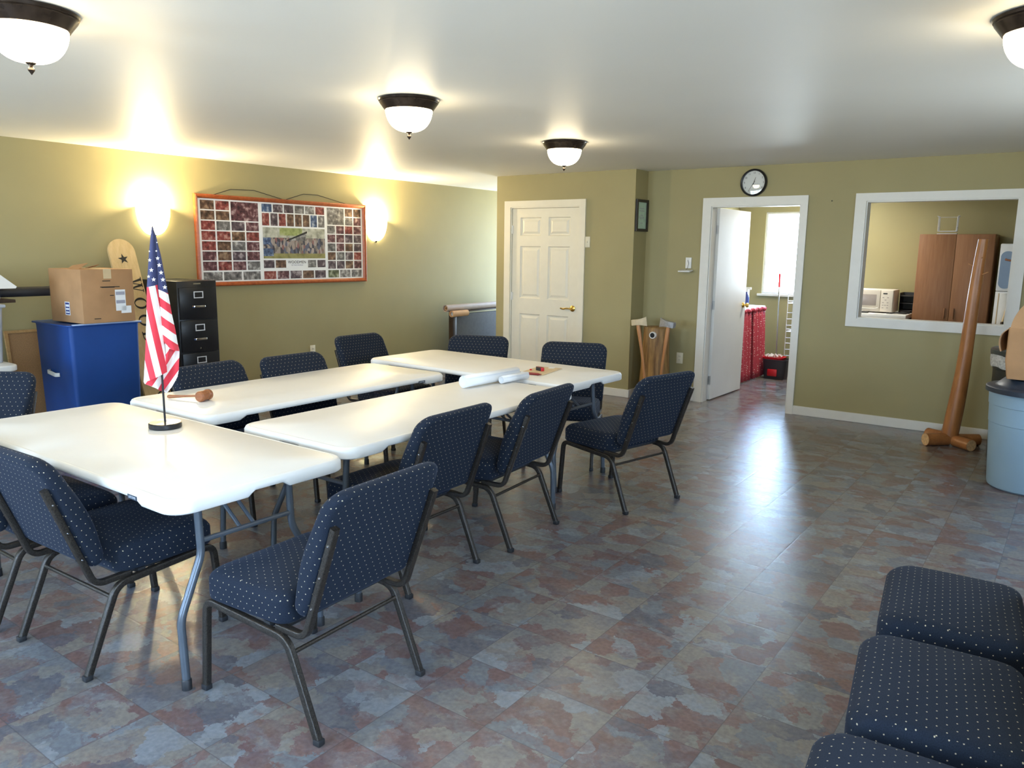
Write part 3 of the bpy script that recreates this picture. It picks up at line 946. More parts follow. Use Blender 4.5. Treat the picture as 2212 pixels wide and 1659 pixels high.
def fpanel(cols, nu, nv, sfun, cfun, dfun):
    """cols: list of (Y, Xleft, Xright) rows in picture-like cloth units"""
    grid = []
    for j in range(nv + 1):
        f = j / nv * (len(cols) - 1)
        k = min(int(f), len(cols) - 2); g = f - k
        (y0, l0, r0, yr0), (y1, l1, r1, yr1) = cols[k], cols[k + 1]
        yl, l, r, yr = y0 + (y1 - y0) * g, l0 + (l1 - l0) * g, r0 + (r1 - r0) * g, yr0 + (yr1 - yr0) * g
        row = []
        for i in range(nu + 1):
            q = i / nu
            X, Y = l + (r - l) * q, yl + (yr - yl) * q
            row.append((bm.verts.new(fl(X, Y, dfun(q, j / nv))), (sfun(X, Y), cfun(X, Y))))
        grid.append(row)
    for j in range(nv):
        for i in range(nu):
            qd = (grid[j][i], grid[j][i + 1], grid[j + 1][i + 1], grid[j + 1][i])
            fa = bm.faces.new([v for v, _ in qd])
            for lp, (_, u) in zip(fa.loops, qd):
                lp[uvl].uv = u
# left panel: long steep stripes
def s_left(X, Y):
    x0 = X - (262 - 165) * 0 - 0.20 * (Y - 600) - 0.00003 * (Y - 600) ** 2
    return (x0 - 183) / 62.0 + 1.0
def c_left(X, Y): return (592 - 0.22 * (X - 170)) - Y
fpanel([(45, 208, 214, 45), (120, 198, 240, 120), (300, 182, 250, 300), (600, 163, 262, 575), (850, 160, 292, 850), (1100, 153, 318, 1100), (1300, 143, 345, 1300), (1480, 133, 352, 1395)], 10, 56,
       s_left, c_left, lambda q, v: 0.012 + 0.030 * math.sin(PI * min(1, q * 0.9 + 0.1)) * (0.25 + 0.75 * v) - 0.004)
# right panel: slanted stripes
def s_right(X, Y):
    return (Y - 0.72 * (X - 285) - 690) / 82.0 + 2.0
def c_right(X, Y): return (612 + 0.42 * (X - 262)) - Y
fpanel([(45, 212, 218, 45), (120, 238, 246, 120), (300, 250, 292, 300), (575, 262, 345, 575), (700, 278, 372, 720), (850, 292, 398, 860), (1000, 302, 430, 1000), (1100, 318, 452, 1130), (1170, 372, 468, 1200)], 10, 48,
       s_right, c_right, lambda q, v: 0.006 + 0.034 * math.sin(PI * (q * 0.85 + 0.15)) * (0.2 + 0.8 * v) - 0.012 * (1 - q))
# folded-back lower flap with stripes running the other way
def s_low(X, Y):
    return (Y + 1.45 * (X - 300) - 1395) / 112.0 + 1.0
fpanel([(1080, 318, 452, 1120), (1200, 330, 470, 1200), (1330, 300, 466, 1300), (1440, 160, 462, 1390), (1500, 135, 450, 1450), (1530, 200, 400, 1540), (1560, 270, 345, 1606)], 14, 26,
       s_low, lambda X, Y: -1.0, lambda q, v: -0.008 + 0.020 * math.sin(2.2 * PI * q))
nf = len(bm.faces)
def star(X, Y, sz, d):
    pts = []
    for k in range(10):
        a = PI / 2 + k * PI / 5
        r = sz if k % 2 == 0 else sz * 0.40
        pts.append(bm.verts.new(fl(X + r * math.cos(a), Y - r * math.sin(a), d)))
    c = bm.verts.new(fl(X, Y, d))
    for k in range(10):
        f = bm.faces.new((pts[k], pts[(k + 1) % 10], c))
        f.material_index = 1
for X, Y, s in ((190, 345, 18), (205, 435, 22), (180, 493, 17), (226, 520, 22), (187, 265, 10)):
    star(X, Y, s, 0.047)
for X, Y, s in ((262, 328, 20), (276, 390, 23), (293, 458, 23), (310, 522, 23), (328, 592, 23), (250, 262, 11), (256, 185, 8)):
    star(X, Y, s, 0.046)
obj('flag_cloth', bm, [M['flag'], M['starwhite']], t, angle=180, weld=False, label='stars and stripes cloth drooping in folds')

# gavel
gp, gh = Vector((-4.012, 2.286, 0)), Vector((-3.800, 2.375, 0))
t = thing('gavel', 'turned reddish wooden gavel lying on a white table near the flag', 'gavel', (gp.x, gp.y, ZT), math.atan2(gh.y - gp.y, gh.x - gp.x))
L = (gh - gp).length
bm = BM()
lathe(bm, [(0, 0), (0.008, 0.002), (0.0105, 0.012), (0.009, 0.03), (0.0065, 0.10), (0.006, L - 0.03)], 14, (0, 0, 0.0), axis='X')
o = obj('handle', bm, M['gavel'], t); o.location = (0, 0, 0.011); o.rotation_euler = (0, R(-4.5), 0)
bm = BM()
lathe(bm, [(0, -0.047), (0.022, -0.047), (0.029, -0.040), (0.030, -0.022), (0.025, -0.017), (0.028, -0.012), (0.028, 0.012), (0.025, 0.017), (0.030, 0.022), (0.029, 0.040), (0.022, 0.047), (0, 0.047)], 28, (L, 0, 0.030), axis='Y')
obj('head', bm, M['gavel'], t)

# blueprint rolls
def paper_roll(name, label, p0, p1, r, turns, th, group=None):
    a, b = Vector(p0), Vector(p1)
    t = (b - a)
    ln = t.length
    bm = BM()
    N = int(28 * turns)
    prof = []
    for k in range(N + 1):
        ang = 2 * PI * k / 28
        rr = r - th * k / 28
        prof.append((rr * math.cos(ang + 0.6), rr * math.sin(ang + 0.6)))
    ra = [bm.verts.new((p[0], 0, p[1])) for p in prof]
    rb = [bm.verts.new((p[0], ln, p[1])) for p in prof]
    for k in range(N):
        bm.faces.new((ra[k], ra[k + 1], rb[k + 1], rb[k]))
    o = obj(name, bm, M['paper'], angle=60)
    so = o.modifiers.new('thickness', 'SOLIDIFY'); so.thickness = 0.0012
    o.location = a
    o.rotation_euler = (0, 0, math.atan2(t.y, t.x) - PI / 2)
    return tag(o, label, 'blueprint', 'rolled drawings on the table')
paper_roll('paper_roll', 'fat white blueprint roll lying across the joint of two tables', (-2.965, 3.575, ZT + 0.040), (-2.940, 4.085, ZT + 0.040), 0.039, 3.2, 0.004)
paper_roll('paper_roll', 'thin short blueprint roll lying against the fat roll', (-2.888, 3.855, ZT + 0.0255), (-2.872, 4.110, ZT + 0.0255), 0.025, 2.6, 0.003)

# clipboard, red case, dark pen case
bm = BM(); box(bm, -0.0925, 0.0925, -0.168, 0.168, 0, 0.005, 0.0015)
t = thing('clipboard', 'tan clipboard with a small dark red case lying on it', 'clipboard', (-2.992, 4.452, ZT), R(10))
obj('board', bm, M['tan'], t)
bm = BM(); box(bm, -0.08, 0.085, -0.12, 0.16, 0.0052, 0.0066); obj('sheet', bm, M['tan'], t)
bm = BM(); box(bm, 0.005, 0.045, 0.118, 0.150, 0.0068, 0.0085, 0.0005); obj('clip', bm, M['paper'], t)
t = thing('pen', 'long dark pen lying along the near edge of the clipboard', 'pen', (-2.968, 4.272, ZT), R(9))
bm = BM(); lathe(bm, [(0, -0.095), (0.005, -0.09), (0.0085, -0.06), (0.0085, 0.07), (0.004, 0.085), (0.001, 0.097)], 12, (0, 0, 0.0087), axis='X'); obj('barrel', bm, M['darkred'], t)
bm = BM(); lathe(bm, [(0.0088, -0.06), (0.0092, -0.058), (0.0092, 0.0), (0.0088, 0.002)], 12, (0, 0, 0.0092), axis='X'); obj('grip', bm, M['oldwhite'], t)
t = thing('small_red_case', 'small dark red case with a red cap standing on the clipboard', 'case', (-2.985, 4.430, ZT + 0.0072), R(-20))
bm = BM(); box(bm, -0.034, 0.026, -0.012, 0.012, 0, 0.024, 0.003); obj('body', bm, M['blackmatte'], t)
bm = BM(); box(bm, 0.0262, 0.036, -0.0125, 0.0125, 0, 0.0245, 0.003); obj('cap', bm, M['red'], t)
bm = BM(); box(bm, -0.034, 0.026, -0.0121, 0.0121, 0.0242, 0.0262, 0.0005); obj('lid', bm, M['darkred'], t)
bm = BM(); lathe(bm, [(0, 0), (0.008, 0), (0.009, 0.003), (0.006, 0.009), (0, 0.010)], 14)
o = obj('bottle_cap', bm, M['red']); o.location = (-3.045, 4.405, ZT + 0.0072)
tag(o, 'tiny red cap lying on the clipboard beside the dark red case', 'cap')

# ------------------------------------------------------------------ lamps
def flush_light(x, y, label, first=[None]):
    if first[0] is None:
        t = thing('ceiling_light', label, 'light', (x, y, ZC), 0, 'flush ceiling lights')
        bm = BM()
        lathe(bm, [(0, -0.001), (0.172, -0.001), (0.176, -0.006), (0.172, -0.014), (0.166, -0.017), (0.168, -0.022), (0.150, -0.046), (0.138, -0.062), (0.128, -0.064), (0.128, -0.058), (0, -0.05)], 48)
        obj('rim', bm, M['bronze'], t)
        bm = BM()
        prof = [(0.134 * math.cos(R(a)) ** 0.75 if a < 90 else 0.0, -0.058 - 0.122 * math.sin(R(a)) ** 1.05) for a in range(0, 91, 6)]
        lathe(bm, prof, 48)
        obj('glass_bowl', bm, M['bowl'], t)
        bm = BM()
        lathe(bm, [(0, -0.172), (0.019, -0.176), (0.018, -0.182), (0.008, -0.187), (0.006, -0.193), (0.011, -0.199), (0.012, -0.206), (0.007, -0.213), (0.004, -0.217), (0, -0.223)], 20)
        obj('finial', bm, M['bronze'], t)
        first[0] = t
    else:
        t = dup(first[0])
        t.location = (x, y, ZC)
    tag(t, label, 'light', 'flush ceiling lights')
flush_light(-3.235, 1.395, 'lit glass ceiling light nearest the viewer, above the flag table')
flush_light(-3.228, 3.400, 'lit glass ceiling light hanging between the two others, above the gavel table')
flush_light(-3.415, 5.355, 'smallest lit glass ceiling light, hanging just before the closet door')
t = thing('added_panel_light', 'added unseen light panel on the kitchen ceiling before the microwave', 'light', (-2.45, 9.35, ZC))  # unseen panel, added only to brighten the kitchen
bm = BM(); ring_frame(bm, -0.33, 0.33, -0.63, 0.63, 0.04, -0.05, -0.001, 'y')
for v in bm.verts: v.co = Vector((v.co.x, v.co.z, v.co.y))
obj('frame', bm, M['white_trim'], t, smooth=False)
bm = BM(); box(bm, -0.295, 0.295, -0.595, 0.595, -0.042, -0.036); obj('diffuser', bm, M['panelglow'], t, smooth=False)
flush_light(-0.20, 3.45, 'unseen ceiling light above the open floor near the row of three chairs')  # lamp added out of view for the warm glow on the ceiling

def sconce(y, z, w, label):
    t = thing('wall_sconce', label, 'wall light', (XL, y, z), 0, 'half bowl wall sconces')
    r = w / 2
    bm = BM()
    prof = []
    for a in range(0, 91, 6):
        prof.append((r * math.cos(R(a)) ** 0.8 if a < 90 else 0.012, -0.255 * math.sin(R(a))))
    inner = [(max(0.006, p[0] - 0.008), p[1] + 0.004) for p in prof[::-1]]
    lathe(bm, prof + inner, 28, a0=-PI / 2, a1=PI / 2)
    for v in bm.verts: v.co.x = v.co.x * 0.72 + 0.001
    obj('glass_shade', bm, M['sconceglass'], t, angle=60)
    bm = BM(); lathe(bm, [(0.0, -0.272), (0.008, -0.268), (0.012, -0.258), (0.020, -0.252), (0.018, -0.246), (0, -0.243)], 16, (0.014, 0, 0)); obj('finial', bm, M['bronze'], t)
    bm = BM(); box(bm, 0.0, 0.008, -0.055, 0.055, -0.16, -0.02, 0.003); obj('back_plate', bm, M['bronze'], t)
    bm = BM(); lathe(bm, [(0, -0.035), (0.012, -0.03), (0.028, 0.0), (0.028, 0.015), (0.014, 0.035), (0, 0.04)], 16, (0.06, 0, -0.06)); obj('bulb', bm, M['sconceglass'], t)
    ld = bpy.data.lights.new('sconce_bulb', 'POINT'); ld.energy = SCONCE_W; ld.color = (1.0, 0.80, 0.46); ld.shadow_soft_size = 0.03
    lo = bpy.data.objects.new('sconce_bulb_light', ld); COL.objects.link(lo); lo.location = (XL + 0.065, y, z + 0.035)
SCONCE_W = 36
sconce(4.005, 1.915, 0.325, 'bright half bowl sconce above the black filing cabinet')
sconce(6.845, 1.905, 0.335, 'bright half bowl sconce on the hall side of the photo collage')

# ------------------------------------------------------------------ photo collage on the left wall
t = thing('photo_collage', 'wide photo collage in a reddish wood frame between the two sconces', 'picture', (XL, 5.55, 1.62))
Y0, Y1, Z0, Z1 = 4.42, 6.665, 1.168, 2.072
cy, cz = 5.55, 1.62
bm = BM()
prof = [(0, 0), (0, 0.030), (0.012, 0.036), (0.03, 0.030), (0.042, 0.016), (0.042, 0)]
pl = []
cor = [(Y0, Z0, 1, 1), (Y0, Z1, 1, -1), (Y1, Z1, -1, -1), (Y1, Z0, -1, 1)]
rg = [[bm.verts.new((0.004 + p[1], y + sy * p[0] - cy, z + sz * p[0] - cz)) for p in prof] for y, z, sy, sz in cor]
for k in range(4):
    A, B = rg[k], rg[(k + 1) % 4]
    for i in range(len(prof)):
        j = (i + 1) % len(prof)
        bm.faces.new((A[i], A[j], B[j], B[i]))
obj('frame', bm, M['frame'], t, smooth=False)
bm = BM()
box(bm, 0.006, 0.012, Y0 + 0.035 - cy, Y1 - 0.035 - cy, Z0 + 0.035 - cz, Z1 - 0.035 - cz, mi=0)
mats = [M['paper']] + PH + [M['pr_trees'], M['pr_leaf'], M['pr_crowd'], M['pr_grass'], M['ink'], M['labelgrey']]
IY0, IY1, IZ0, IZ1 = Y0 + 0.042 - cy, Y1 - 0.042 - cy, Z0 + 0.042 - cz, Z1 - 0.042 - cz
IW, IH = IY1 - IY0, IZ1 - IZ0
rnd = random.Random(11)
def ph(u0, u1, v0, v1, mi, x=0.0125):
    vs = [bm.verts.new((x, IY0 + u * IW, IZ1 - v * IH)) for u, v in ((u0, v0), (u1, v0), (u1, v1), (u0, v1))]
    bm.faces.new(vs).material_index = mi
def cellrow(u0, u1, v0, v1, n, mis=None):
    g = 0.004
    w = (u1 - u0) / n
    for k in range(n):
        ph(u0 + k * w + g, u0 + (k + 1) * w - g, v0 + 0.007, v1 - 0.007, mis[k] if mis else rnd.choice((1, 1, 1, 2, 2, 2, 3, 3, 4, 5)))
US = [0.0, 0.335, 0.74, 1.0]
VR = 0.855 / 7
# left block
for r_ in range(7):
    v0 = 0.012 + r_ * VR
    if r_ < 2: cellrow(0.008, 0.165, v0, v0 + VR, 2)
    else: cellrow(0.008, 0.325, v0, v0 + VR, 4, [4, 4, 3, 4] if r_ == 3 else None)
ph(0.170, 0.321, 0.019, 0.012 + 2 * VR - 0.007, 1)
cellrow(0.008, 0.325, 0.872, 0.99, 3, [5, 5, 5])
# right block
for r_ in range(7):
    v0 = 0.012 + r_ * VR
    if r_ < 2: cellrow(0.87, 0.992, v0, v0 + VR, 2)
    else: cellrow(0.745, 0.992, v0, v0 + VR, 4)
ph(0.749, 0.866, 0.019, 0.012 + 2 * VR - 0.007, 5)
cellrow(0.745, 0.992, 0.872, 0.99, 3, [6, 5, 5])
# middle block
cellrow(0.338, 0.735, 0.012, 0.128, 6, [7, 2, 2, 5, 5, 4])
cellrow(0.338, 0.735, 0.128, 0.30, 8, [4, 2, 4, 3, 3, 3, 7, 5])
mu0, mu1, mv0, mv1 = 0.343, 0.731, 0.315, 0.715
ph(mu0, mu1, mv0, mv1, 8)
ph(mu0 + 0.10, mu0 + 0.24, mv0, mv0 + 0.10, 9, 0.0127)
ph(mu0, mu1, mv1 - 0.27, mv1 - 0.06, 10, 0.0127)
ph(mu0, mu1, mv1 - 0.065, mv1, 11, 0.0129)
vs = [bm.verts.new((0.0131, IY0 + u * IW, IZ1 - v * IH)) for u, v in ((mu0 + 0.145, mv0 + 0.165), (mu0 + 0.265, mv0 + 0.05), (mu0 + 0.262, mv0 + 0.165))]
bm.faces.new(vs).material_index = 5
vs = [bm.verts.new((0.0132, IY0 + u * IW, IZ1 - v * IH)) for u, v in ((mu0 + 0.14, mv0 + 0.16), (mu0 + 0.27, mv0 + 0.035), (mu0 + 0.272, mv0 + 0.062), (mu0 + 0.14, mv0 + 0.178))]
bm.faces.new(vs).material_index = 12
ph(mu0, mu0 + 0.045, mv1 - 0.27, mv1 - 0.18, 7, 0.0131)
ph(mu0, mu0 + 0.06, mv1 - 0.13, mv1 - 0.03, 7, 0.0131)
cellrow(0.338, 0.48, 0.73, 0.845, 2, [2, 3])
cellrow(0.61, 0.735, 0.73, 0.845, 2, [5, 2])
cellrow(0.338, 0.735, 0.872, 0.99, 5, [4, 1, 2, 3, 2])
mt = frame_mat((0.0128, IY0 + 0.545 * IW, IZ1 - 0.765 * IH), (0, 1, 0), (0, 0, 1))
text_bm('WOODMEN', 0.045, 0.0003, mt, 12, bm)
mt = frame_mat((0.0128, IY0 + 0.545 * IW, IZ1 - 0.805 * IH), (0, 1, 0), (0, 0, 1))
text_bm('OF THE WORLD', 0.022, 0.0003, mt, 13, bm)
o = obj('collage_print', bm, mats, t, smooth=False, weld=False, label='printed collage of many small photos round a large group photo')
bm = BM()
cz_ = lambda p: (p[0] + 0.012, p[1] - cy, p[2] - cz)
tube(bm, fillet([(0.010, 4.62 - cy, Z1 - cz - 0.01), (0.010, 4.84 - cy, 2.135 - cz), (0.010, 5.12 - cy, 2.143 - cz), (0.012, 5.50 - cy, Z1 - cz - 0.005), (0.010, 5.76 - cy, 2.146 - cz), (0.010, 5.96 - cy, 2.146 - cz), (0.010, 6.42 - cy, Z1 - cz - 0.01)], 0.05), 0.0035, 6)
obj('hanging_cord', bm, M['cord'], t)

# ------------------------------------------------------------------ black filing cabinet
t = thing('filing_cabinet', 'black four drawer filing cabinet with chrome label holders beside the wooden sign', 'filing cabinet', (-6.35, 3.955, 0))
FH, FW, FD = 1.262, 0.385, 0.62
bm = BM(); box(bm, -FD, 0, -FW / 2, FW / 2, 0, FH, 0.004); obj('body', bm, M['black'], t)
dh = (FH - 0.10) / 4
for k in range(4):
    z0 = 0.05 + k * dh
    bm = BM(); box(bm, -0.002, 0.018, -FW / 2 + 0.012, FW / 2 - 0.012, z0 + 0.006, z0 + dh - 0.006, 0.004)
    d = obj('drawer', bm, M['black'], t)
    zc = z0 + dh * 0.68
    bm = BM(); ring_frame(bm, -0.046, 0.046, zc - 0.028 + 0.02, zc + 0.032 + 0.02, 0.008, 0.018, 0.022, 'x'); obj('label_holder', bm, M['wire'], d, smooth=False)
    bm = BM(); sweep(bm, fillet([(0.017, -0.062, z0 + dh * 0.40), (0.034, -0.052, z0 + dh * 0.40), (0.034, 0.052, z0 + dh * 0.40), (0.017, 0.062, z0 + dh * 0.40)], 0.012), rrect(0.018, 0.006, 0.002), ref=(0, 0, 1)); obj('handle', bm, M['chrome'], d)
bm = BM(); lathe(bm, [(0, 0.026), (0.008, 0.025), (0.009, 0.017)], 14, (0, -0.01, 0.05 + 2 * dh + 0.035), axis='X'); obj('lock', bm, M['chrome'], t)
bm = BM(); box(bm, 0.0, 0.004, -0.035, 0.035, FH - 0.030, FH - 0.018); obj('badge', bm, M['chrome'], t)

# ------------------------------------------------------------------ blue bin, carton, wooden sign, corkboard
t = thing('blue_bin', 'tall blue plastic bin with a flared rim, under the large carton', 'bin', (-6.29, 2.96, 0))
def tapered(bm, hx, hy, hz, taper, rc, wall=0.006):
    ol = rr_outline(2 * hx, 2 * hy, (rc,) * 4, 5, 4)
    def ring(s, z, ins=0): return [Vector((p.x * (s - ins / hx), p.y * (s - ins / hy), z)) for p in ol]
    loft(bm, [ring(taper, 0), ring(1.0, hz - 0.03), ring(1.0, hz, -0.003), ring(1.0, hz, 0.004), ring(1.0, hz - 0.05, 0.006), ring(taper, 0.02, 0.006)])
bm = BM(); tapered(bm, 0.285, 0.265, 0.972, 0.93, 0.03); obj('tub', bm, M['bluebin'], t)
bm = BM()
ol = rr_outline(0.60, 0.56, (0.035,) * 4, 5, 3)
sweep(bm, [Vector((p.x, p.y, 0.972)) for p in ol], rrect(0.012, 0.022, 0.004), ref=(0, 0, 1), closed=True); obj('rim', bm, M['bluebin'], t)
bm = BM(); box(bm, 0.295, 0.312, -0.255, 0.268, 0.974, 0.984, 0.002); obj('edge_strip', bm, M['bluerim'], t)
bm = BM(); box(bm, -0.285, 0.285, -0.265, 0.265, 0.966, 0.976); obj('lid', bm, M['bluebin'], t)
bm = BM(); sweep(bm, fillet([(-0.10, -0.262, 0.60), (-0.08, -0.285, 0.60), (0.04, -0.285, 0.585), (0.06, -0.262, 0.585)], 0.015), rrect(0.03, 0.012, 0.003), ref=(0, 0, 1)); obj('handle', bm, M['oldwhite'], t, label='pale strap handle')

t = thing('carton', 'large brown cardboard carton with shipping labels on top of the blue bin', 'box', (-6.185, 2.965, 0.9865), R(2))
def carton_body(bm, sx, sy, h, w=0.005):
    box(bm, -sx, sx, -sy, sy, 0, w)
    for a in ((-sx, -sx + w, -sy, sy), (sx - w, sx, -sy, sy), (-sx + w, sx - w, -sy, -sy + w), (-sx + w, sx - w, sy - w, sy)):
        box(bm, *a, w, h)
bm = BM(); box(bm, -0.235, 0.235, -0.20, 0.20, 0, 0.40, 0.004); obj('body', bm, M['carton'], t)
bm = BM(); box(bm, -0.237, 0.2372, -0.030, 0.030, 0.395, 0.4025); box(bm, 0.2345, 0.2365, -0.03, 0.03, 0.33, 0.4); obj('tape', bm, M['tan'], t)
for k, (x, y, s, rz, ry) in enumerate(((0.02, -0.12, 0.07, 20, 24), (-0.10, 0.06, 0.06, -15, 15))):
    bm = BM(); box(bm, -s, s, -s * 0.8, s * 0.8, 0, 0.004)
    o = obj('loose_flap', bm, M['carton'], t); o.location = (x, y, 0.408); o.rotation_euler = (R(ry), R(-8), R(rz))
bm = BM(); box(bm, 0.2355, 0.2362, 0.05, 0.130, 0.085, 0.245); box(bm, 0.2355, 0.2362, 0.09, 0.170, 0.065, 0.12)
o = obj('shipping_label', bm, M['paper'], t, label='torn white shipping label')
bm = BM()
for z in (0.205, 0.14):
    box(bm, 0.2363, 0.2366, 0.055, 0.125, z, z + 0.025)
obj('label_print', bm, M['labelgrey'], o)
bm = BM(); box(bm, -0.02, 0.05, -0.2012, -0.2004, 0.055, 0.155, 0.0); o = obj('shield_label', bm, M['labelblue'], t, label='blue and white sticker')
bm = BM(); ring_frame(bm, -0.02, 0.05, 0.055, 0.155, 0.006, -0.2016, -0.2012, 'y'); obj('label_border', bm, M['paper'], o, smooth=False)
bm = BM()
for z0, z1 in ((0.118, 0.135), (0.094, 0.108), (0.072, 0.082)):
    box(bm, -0.008, 0.038, -0.2018, -0.2013, z0, z1)
obj('label_print', bm, M['paper'], o, smooth=False)
bm = BM()
for y0, y1, z in ((-0.04, 0.02, 0.31), (-0.06, 0.09, 0.265), (-0.05, 0.05, 0.262), (0.01, 0.04, 0.20), (-0.12, -0.07, 0.03)):
    box(bm, 0.2353, 0.2357, y0, y1, z, z + 0.006)
obj('printing', bm, M['ink'], t, smooth=False)

# wooden sign leaning on the wall, lettering reading downwards
A = Vector((-6.99, 3.615, 1.585)); B = Vector((-6.46, 3.635, 0.006))
dn = (B - A).normalized()
acr = Vector((0, 1, 0)); acr = (acr - dn * acr.dot(dn)).normalized()
SL = (B - A).length
t = thing('wooden_sign', 'pale varnished sign board with rounded top and downward lettering, behind the carton', 'sign', B)
# local axes: u down the board, v across; face normal towards the room
nrm = dn.cross(acr)
if nrm.x < 0: nrm = -nrm
def sm(u, v, off):
    return A - B + dn * u + acr * v + nrm * off
def sprism(bm, poly, d0, d1):
    tb = bmesh.new()
    a = [tb.verts.new(sm(p[0], p[1], d0)) for p in poly]
    b = [tb.verts.new(sm(p[0], p[1], d1)) for p in poly]
    n = len(poly)
    fa = [tb.faces.new(a), tb.faces.new(b[::-1])]
    for k in range(n):
        tb.faces.new((a[k], a[(k + 1) % n], b[(k + 1) % n], b[k]))
    bmesh.ops.triangulate(tb, faces=fa)
    merge(bm, tb)
HW_ = 0.120
poly = [(HW_ * (1 - math.sin(a)), -HW_ * math.cos(a)) for a in [PI * k / 20 for k in range(21)]]
poly = [(p[0] - 0.03, p[1]) for p in poly] + [(SL, HW_), (SL, -HW_)]
bm = BM(); sprism(bm, poly, 0.0, 0.022); obj('board', bm, M['lightwood'], t, angle=40)
bm = BM()
stp = []
for k in range(10):
    a = PI + k * PI / 5 + R(8)
    r_ = 0.048 if k % 2 == 0 else 0.019
    stp.append((0.155 + r_ * math.cos(a), -0.005 + r_ * math.sin(a)))
sprism(bm, stp, 0.0222, 0.024)
obj('star', bm, M['ink'], t, smooth=False)
# serif letters: local letter box x right, y up, mapped so the word reads down the board
def letter(bm, polys, u0, s):
    for pg in polys:
        sprism(bm, [(u0 + p[0] * s, -0.004 + p[1] * s) for p in pg], 0.0222, 0.0236)
def ell(cx, cy, rx, ry, n=28, a0=0, a1=360):
    return [(cx + rx * math.cos(R(a0 + (a1 - a0) * k / n)), cy + ry * math.sin(R(a0 + (a1 - a0) * k / n))) for k in range(n + 1)]
def ring_polys(cx, cy, rx, ry, ix, iy, a0=0, a1=360, n=28):
    o, i = ell(cx, cy, rx, ry, n, a0, a1), ell(cx, cy, ix, iy, n, a0, a1)
    return [[o[k], o[k + 1], i[k + 1], i[k]] for k in range(n)]
LT = {
 'W': (1.25, [[(0.10, 0.94), (0.30, 0.94), (0.52, 0.0), (0.42, 0.0)], [(0.42, 0.0), (0.50, 0.0), (0.68, 0.94), (0.62, 0.94)], [(0.56, 0.94), (0.76, 0.94), (0.96, 0.0), (0.86, 0.0)], [(0.86, 0.0), (0.94, 0.0), (1.16, 0.94), (1.10, 0.94)],
             [(0.0, 0.94), (0.38, 0.94), (0.38, 1.0), (0.0, 1.0)], [(0.48, 0.94), (0.84, 0.94), (0.84, 1.0), (0.48, 1.0)], [(1.0, 0.94), (1.25, 0.94), (1.25, 1.0), (1.0, 1.0)]]),
 'O': (0.98, ring_polys(0.49, 0.5, 0.47, 0.52, 0.29, 0.46)),
 'D': (0.95, [[(0.10, 0), (0.28, 0), (0.28, 1), (0.10, 1)], [(0.0, 0), (0.36, 0), (0.36, 0.06), (0.0, 0.06)], [(0.0, 0.94), (0.36, 0.94), (0.36, 1), (0.0, 1)]] + ring_polys(0.36, 0.5, 0.56, 0.5, 0.38, 0.44, -90, 90, 16)),
 'M': (1.2, [[(0.14, 0), (0.20, 0), (0.20, 1), (0.14, 1)], [(0.92, 0), (1.10, 0), (1.10, 1), (0.92, 1)], [(0.14, 1), (0.34, 1), (0.66, 0.02), (0.54, 0.02)], [(0.56, 0.02), (0.64, 0.02), (0.98, 1), (0.90, 1)],
            [(0.02, 0), (0.32, 0), (0.32, 0.06), (0.02, 0.06)], [(0.82, 0), (1.2, 0), (1.2, 0.06), (0.82, 0.06)], [(0.02, 0.94), (0.2, 0.94), (0.2, 1), (0.02, 1)], [(1.0, 0.94), (1.2, 0.94), (1.2, 1), (1.0, 1)]]),
 'E': (0.85, [[(0.10, 0), (0.28, 0), (0.28, 1), (0.10, 1)], [(0.0, 0), (0.78, 0), (0.78, 0.07), (0.0, 0.07)], [(0.0, 0.93), (0.76, 0.93), (0.76, 1), (0.0, 1)], [(0.28, 0.48), (0.6, 0.48), (0.6, 0.54), (0.28, 0.54)], [(0.72, 0), (0.78, 0), (0.80, 0.25), (0.76, 0.25)], [(0.70, 1), (0.76, 1), (0.76, 0.75), (0.73, 0.75)], [(0.57, 0.40), (0.61, 0.40), (0.61, 0.62), (0.57, 0.62)]]),
 'N': (1.05, [[(0.12, 0), (0.18, 0), (0.18, 1), (0.12, 1)], [(0.86, 0), (0.92, 0), (0.92, 1), (0.86, 1)], [(0.08, 1), (0.28, 1), (0.92, 0), (0.80, 0)], [(0.0, 0), (0.30, 0), (0.30, 0.06), (0.0, 0.06)], [(0.74, 0.94), (1.04, 0.94), (1.04, 1), (0.74, 1)]]),
}
u = 0.325
for ch in 'WOODMEN':
    w_, pg = LT[ch]
    bm = BM()
    letter(bm, pg, u, 0.112)
    u += (w_ + 0.42) * 0.112
    obj('letter', bm, M['ink'], t, smooth=False)

t = thing('corkboard', 'brown corkboard with a pale wood edge leaning on the wall, beside the blue bin', 'board', (-6.80, 2.95, 0))
bm = BM(); box(bm, -0.006, 0.006, -0.31, 0.31, 0.02, 0.86); o1 = obj('panel', bm, M['cork'], t)
bm = BM(); ring_frame(bm, -0.33, 0.33, 0.0, 0.88, 0.022, -0.012, 0.012, 'x'); o2 = obj('frame', bm, M['oakedge'], t, smooth=False)
t.rotation_euler = (0, R(-9), 0)
t.location.x = -6.83; t.location.z = 0.003

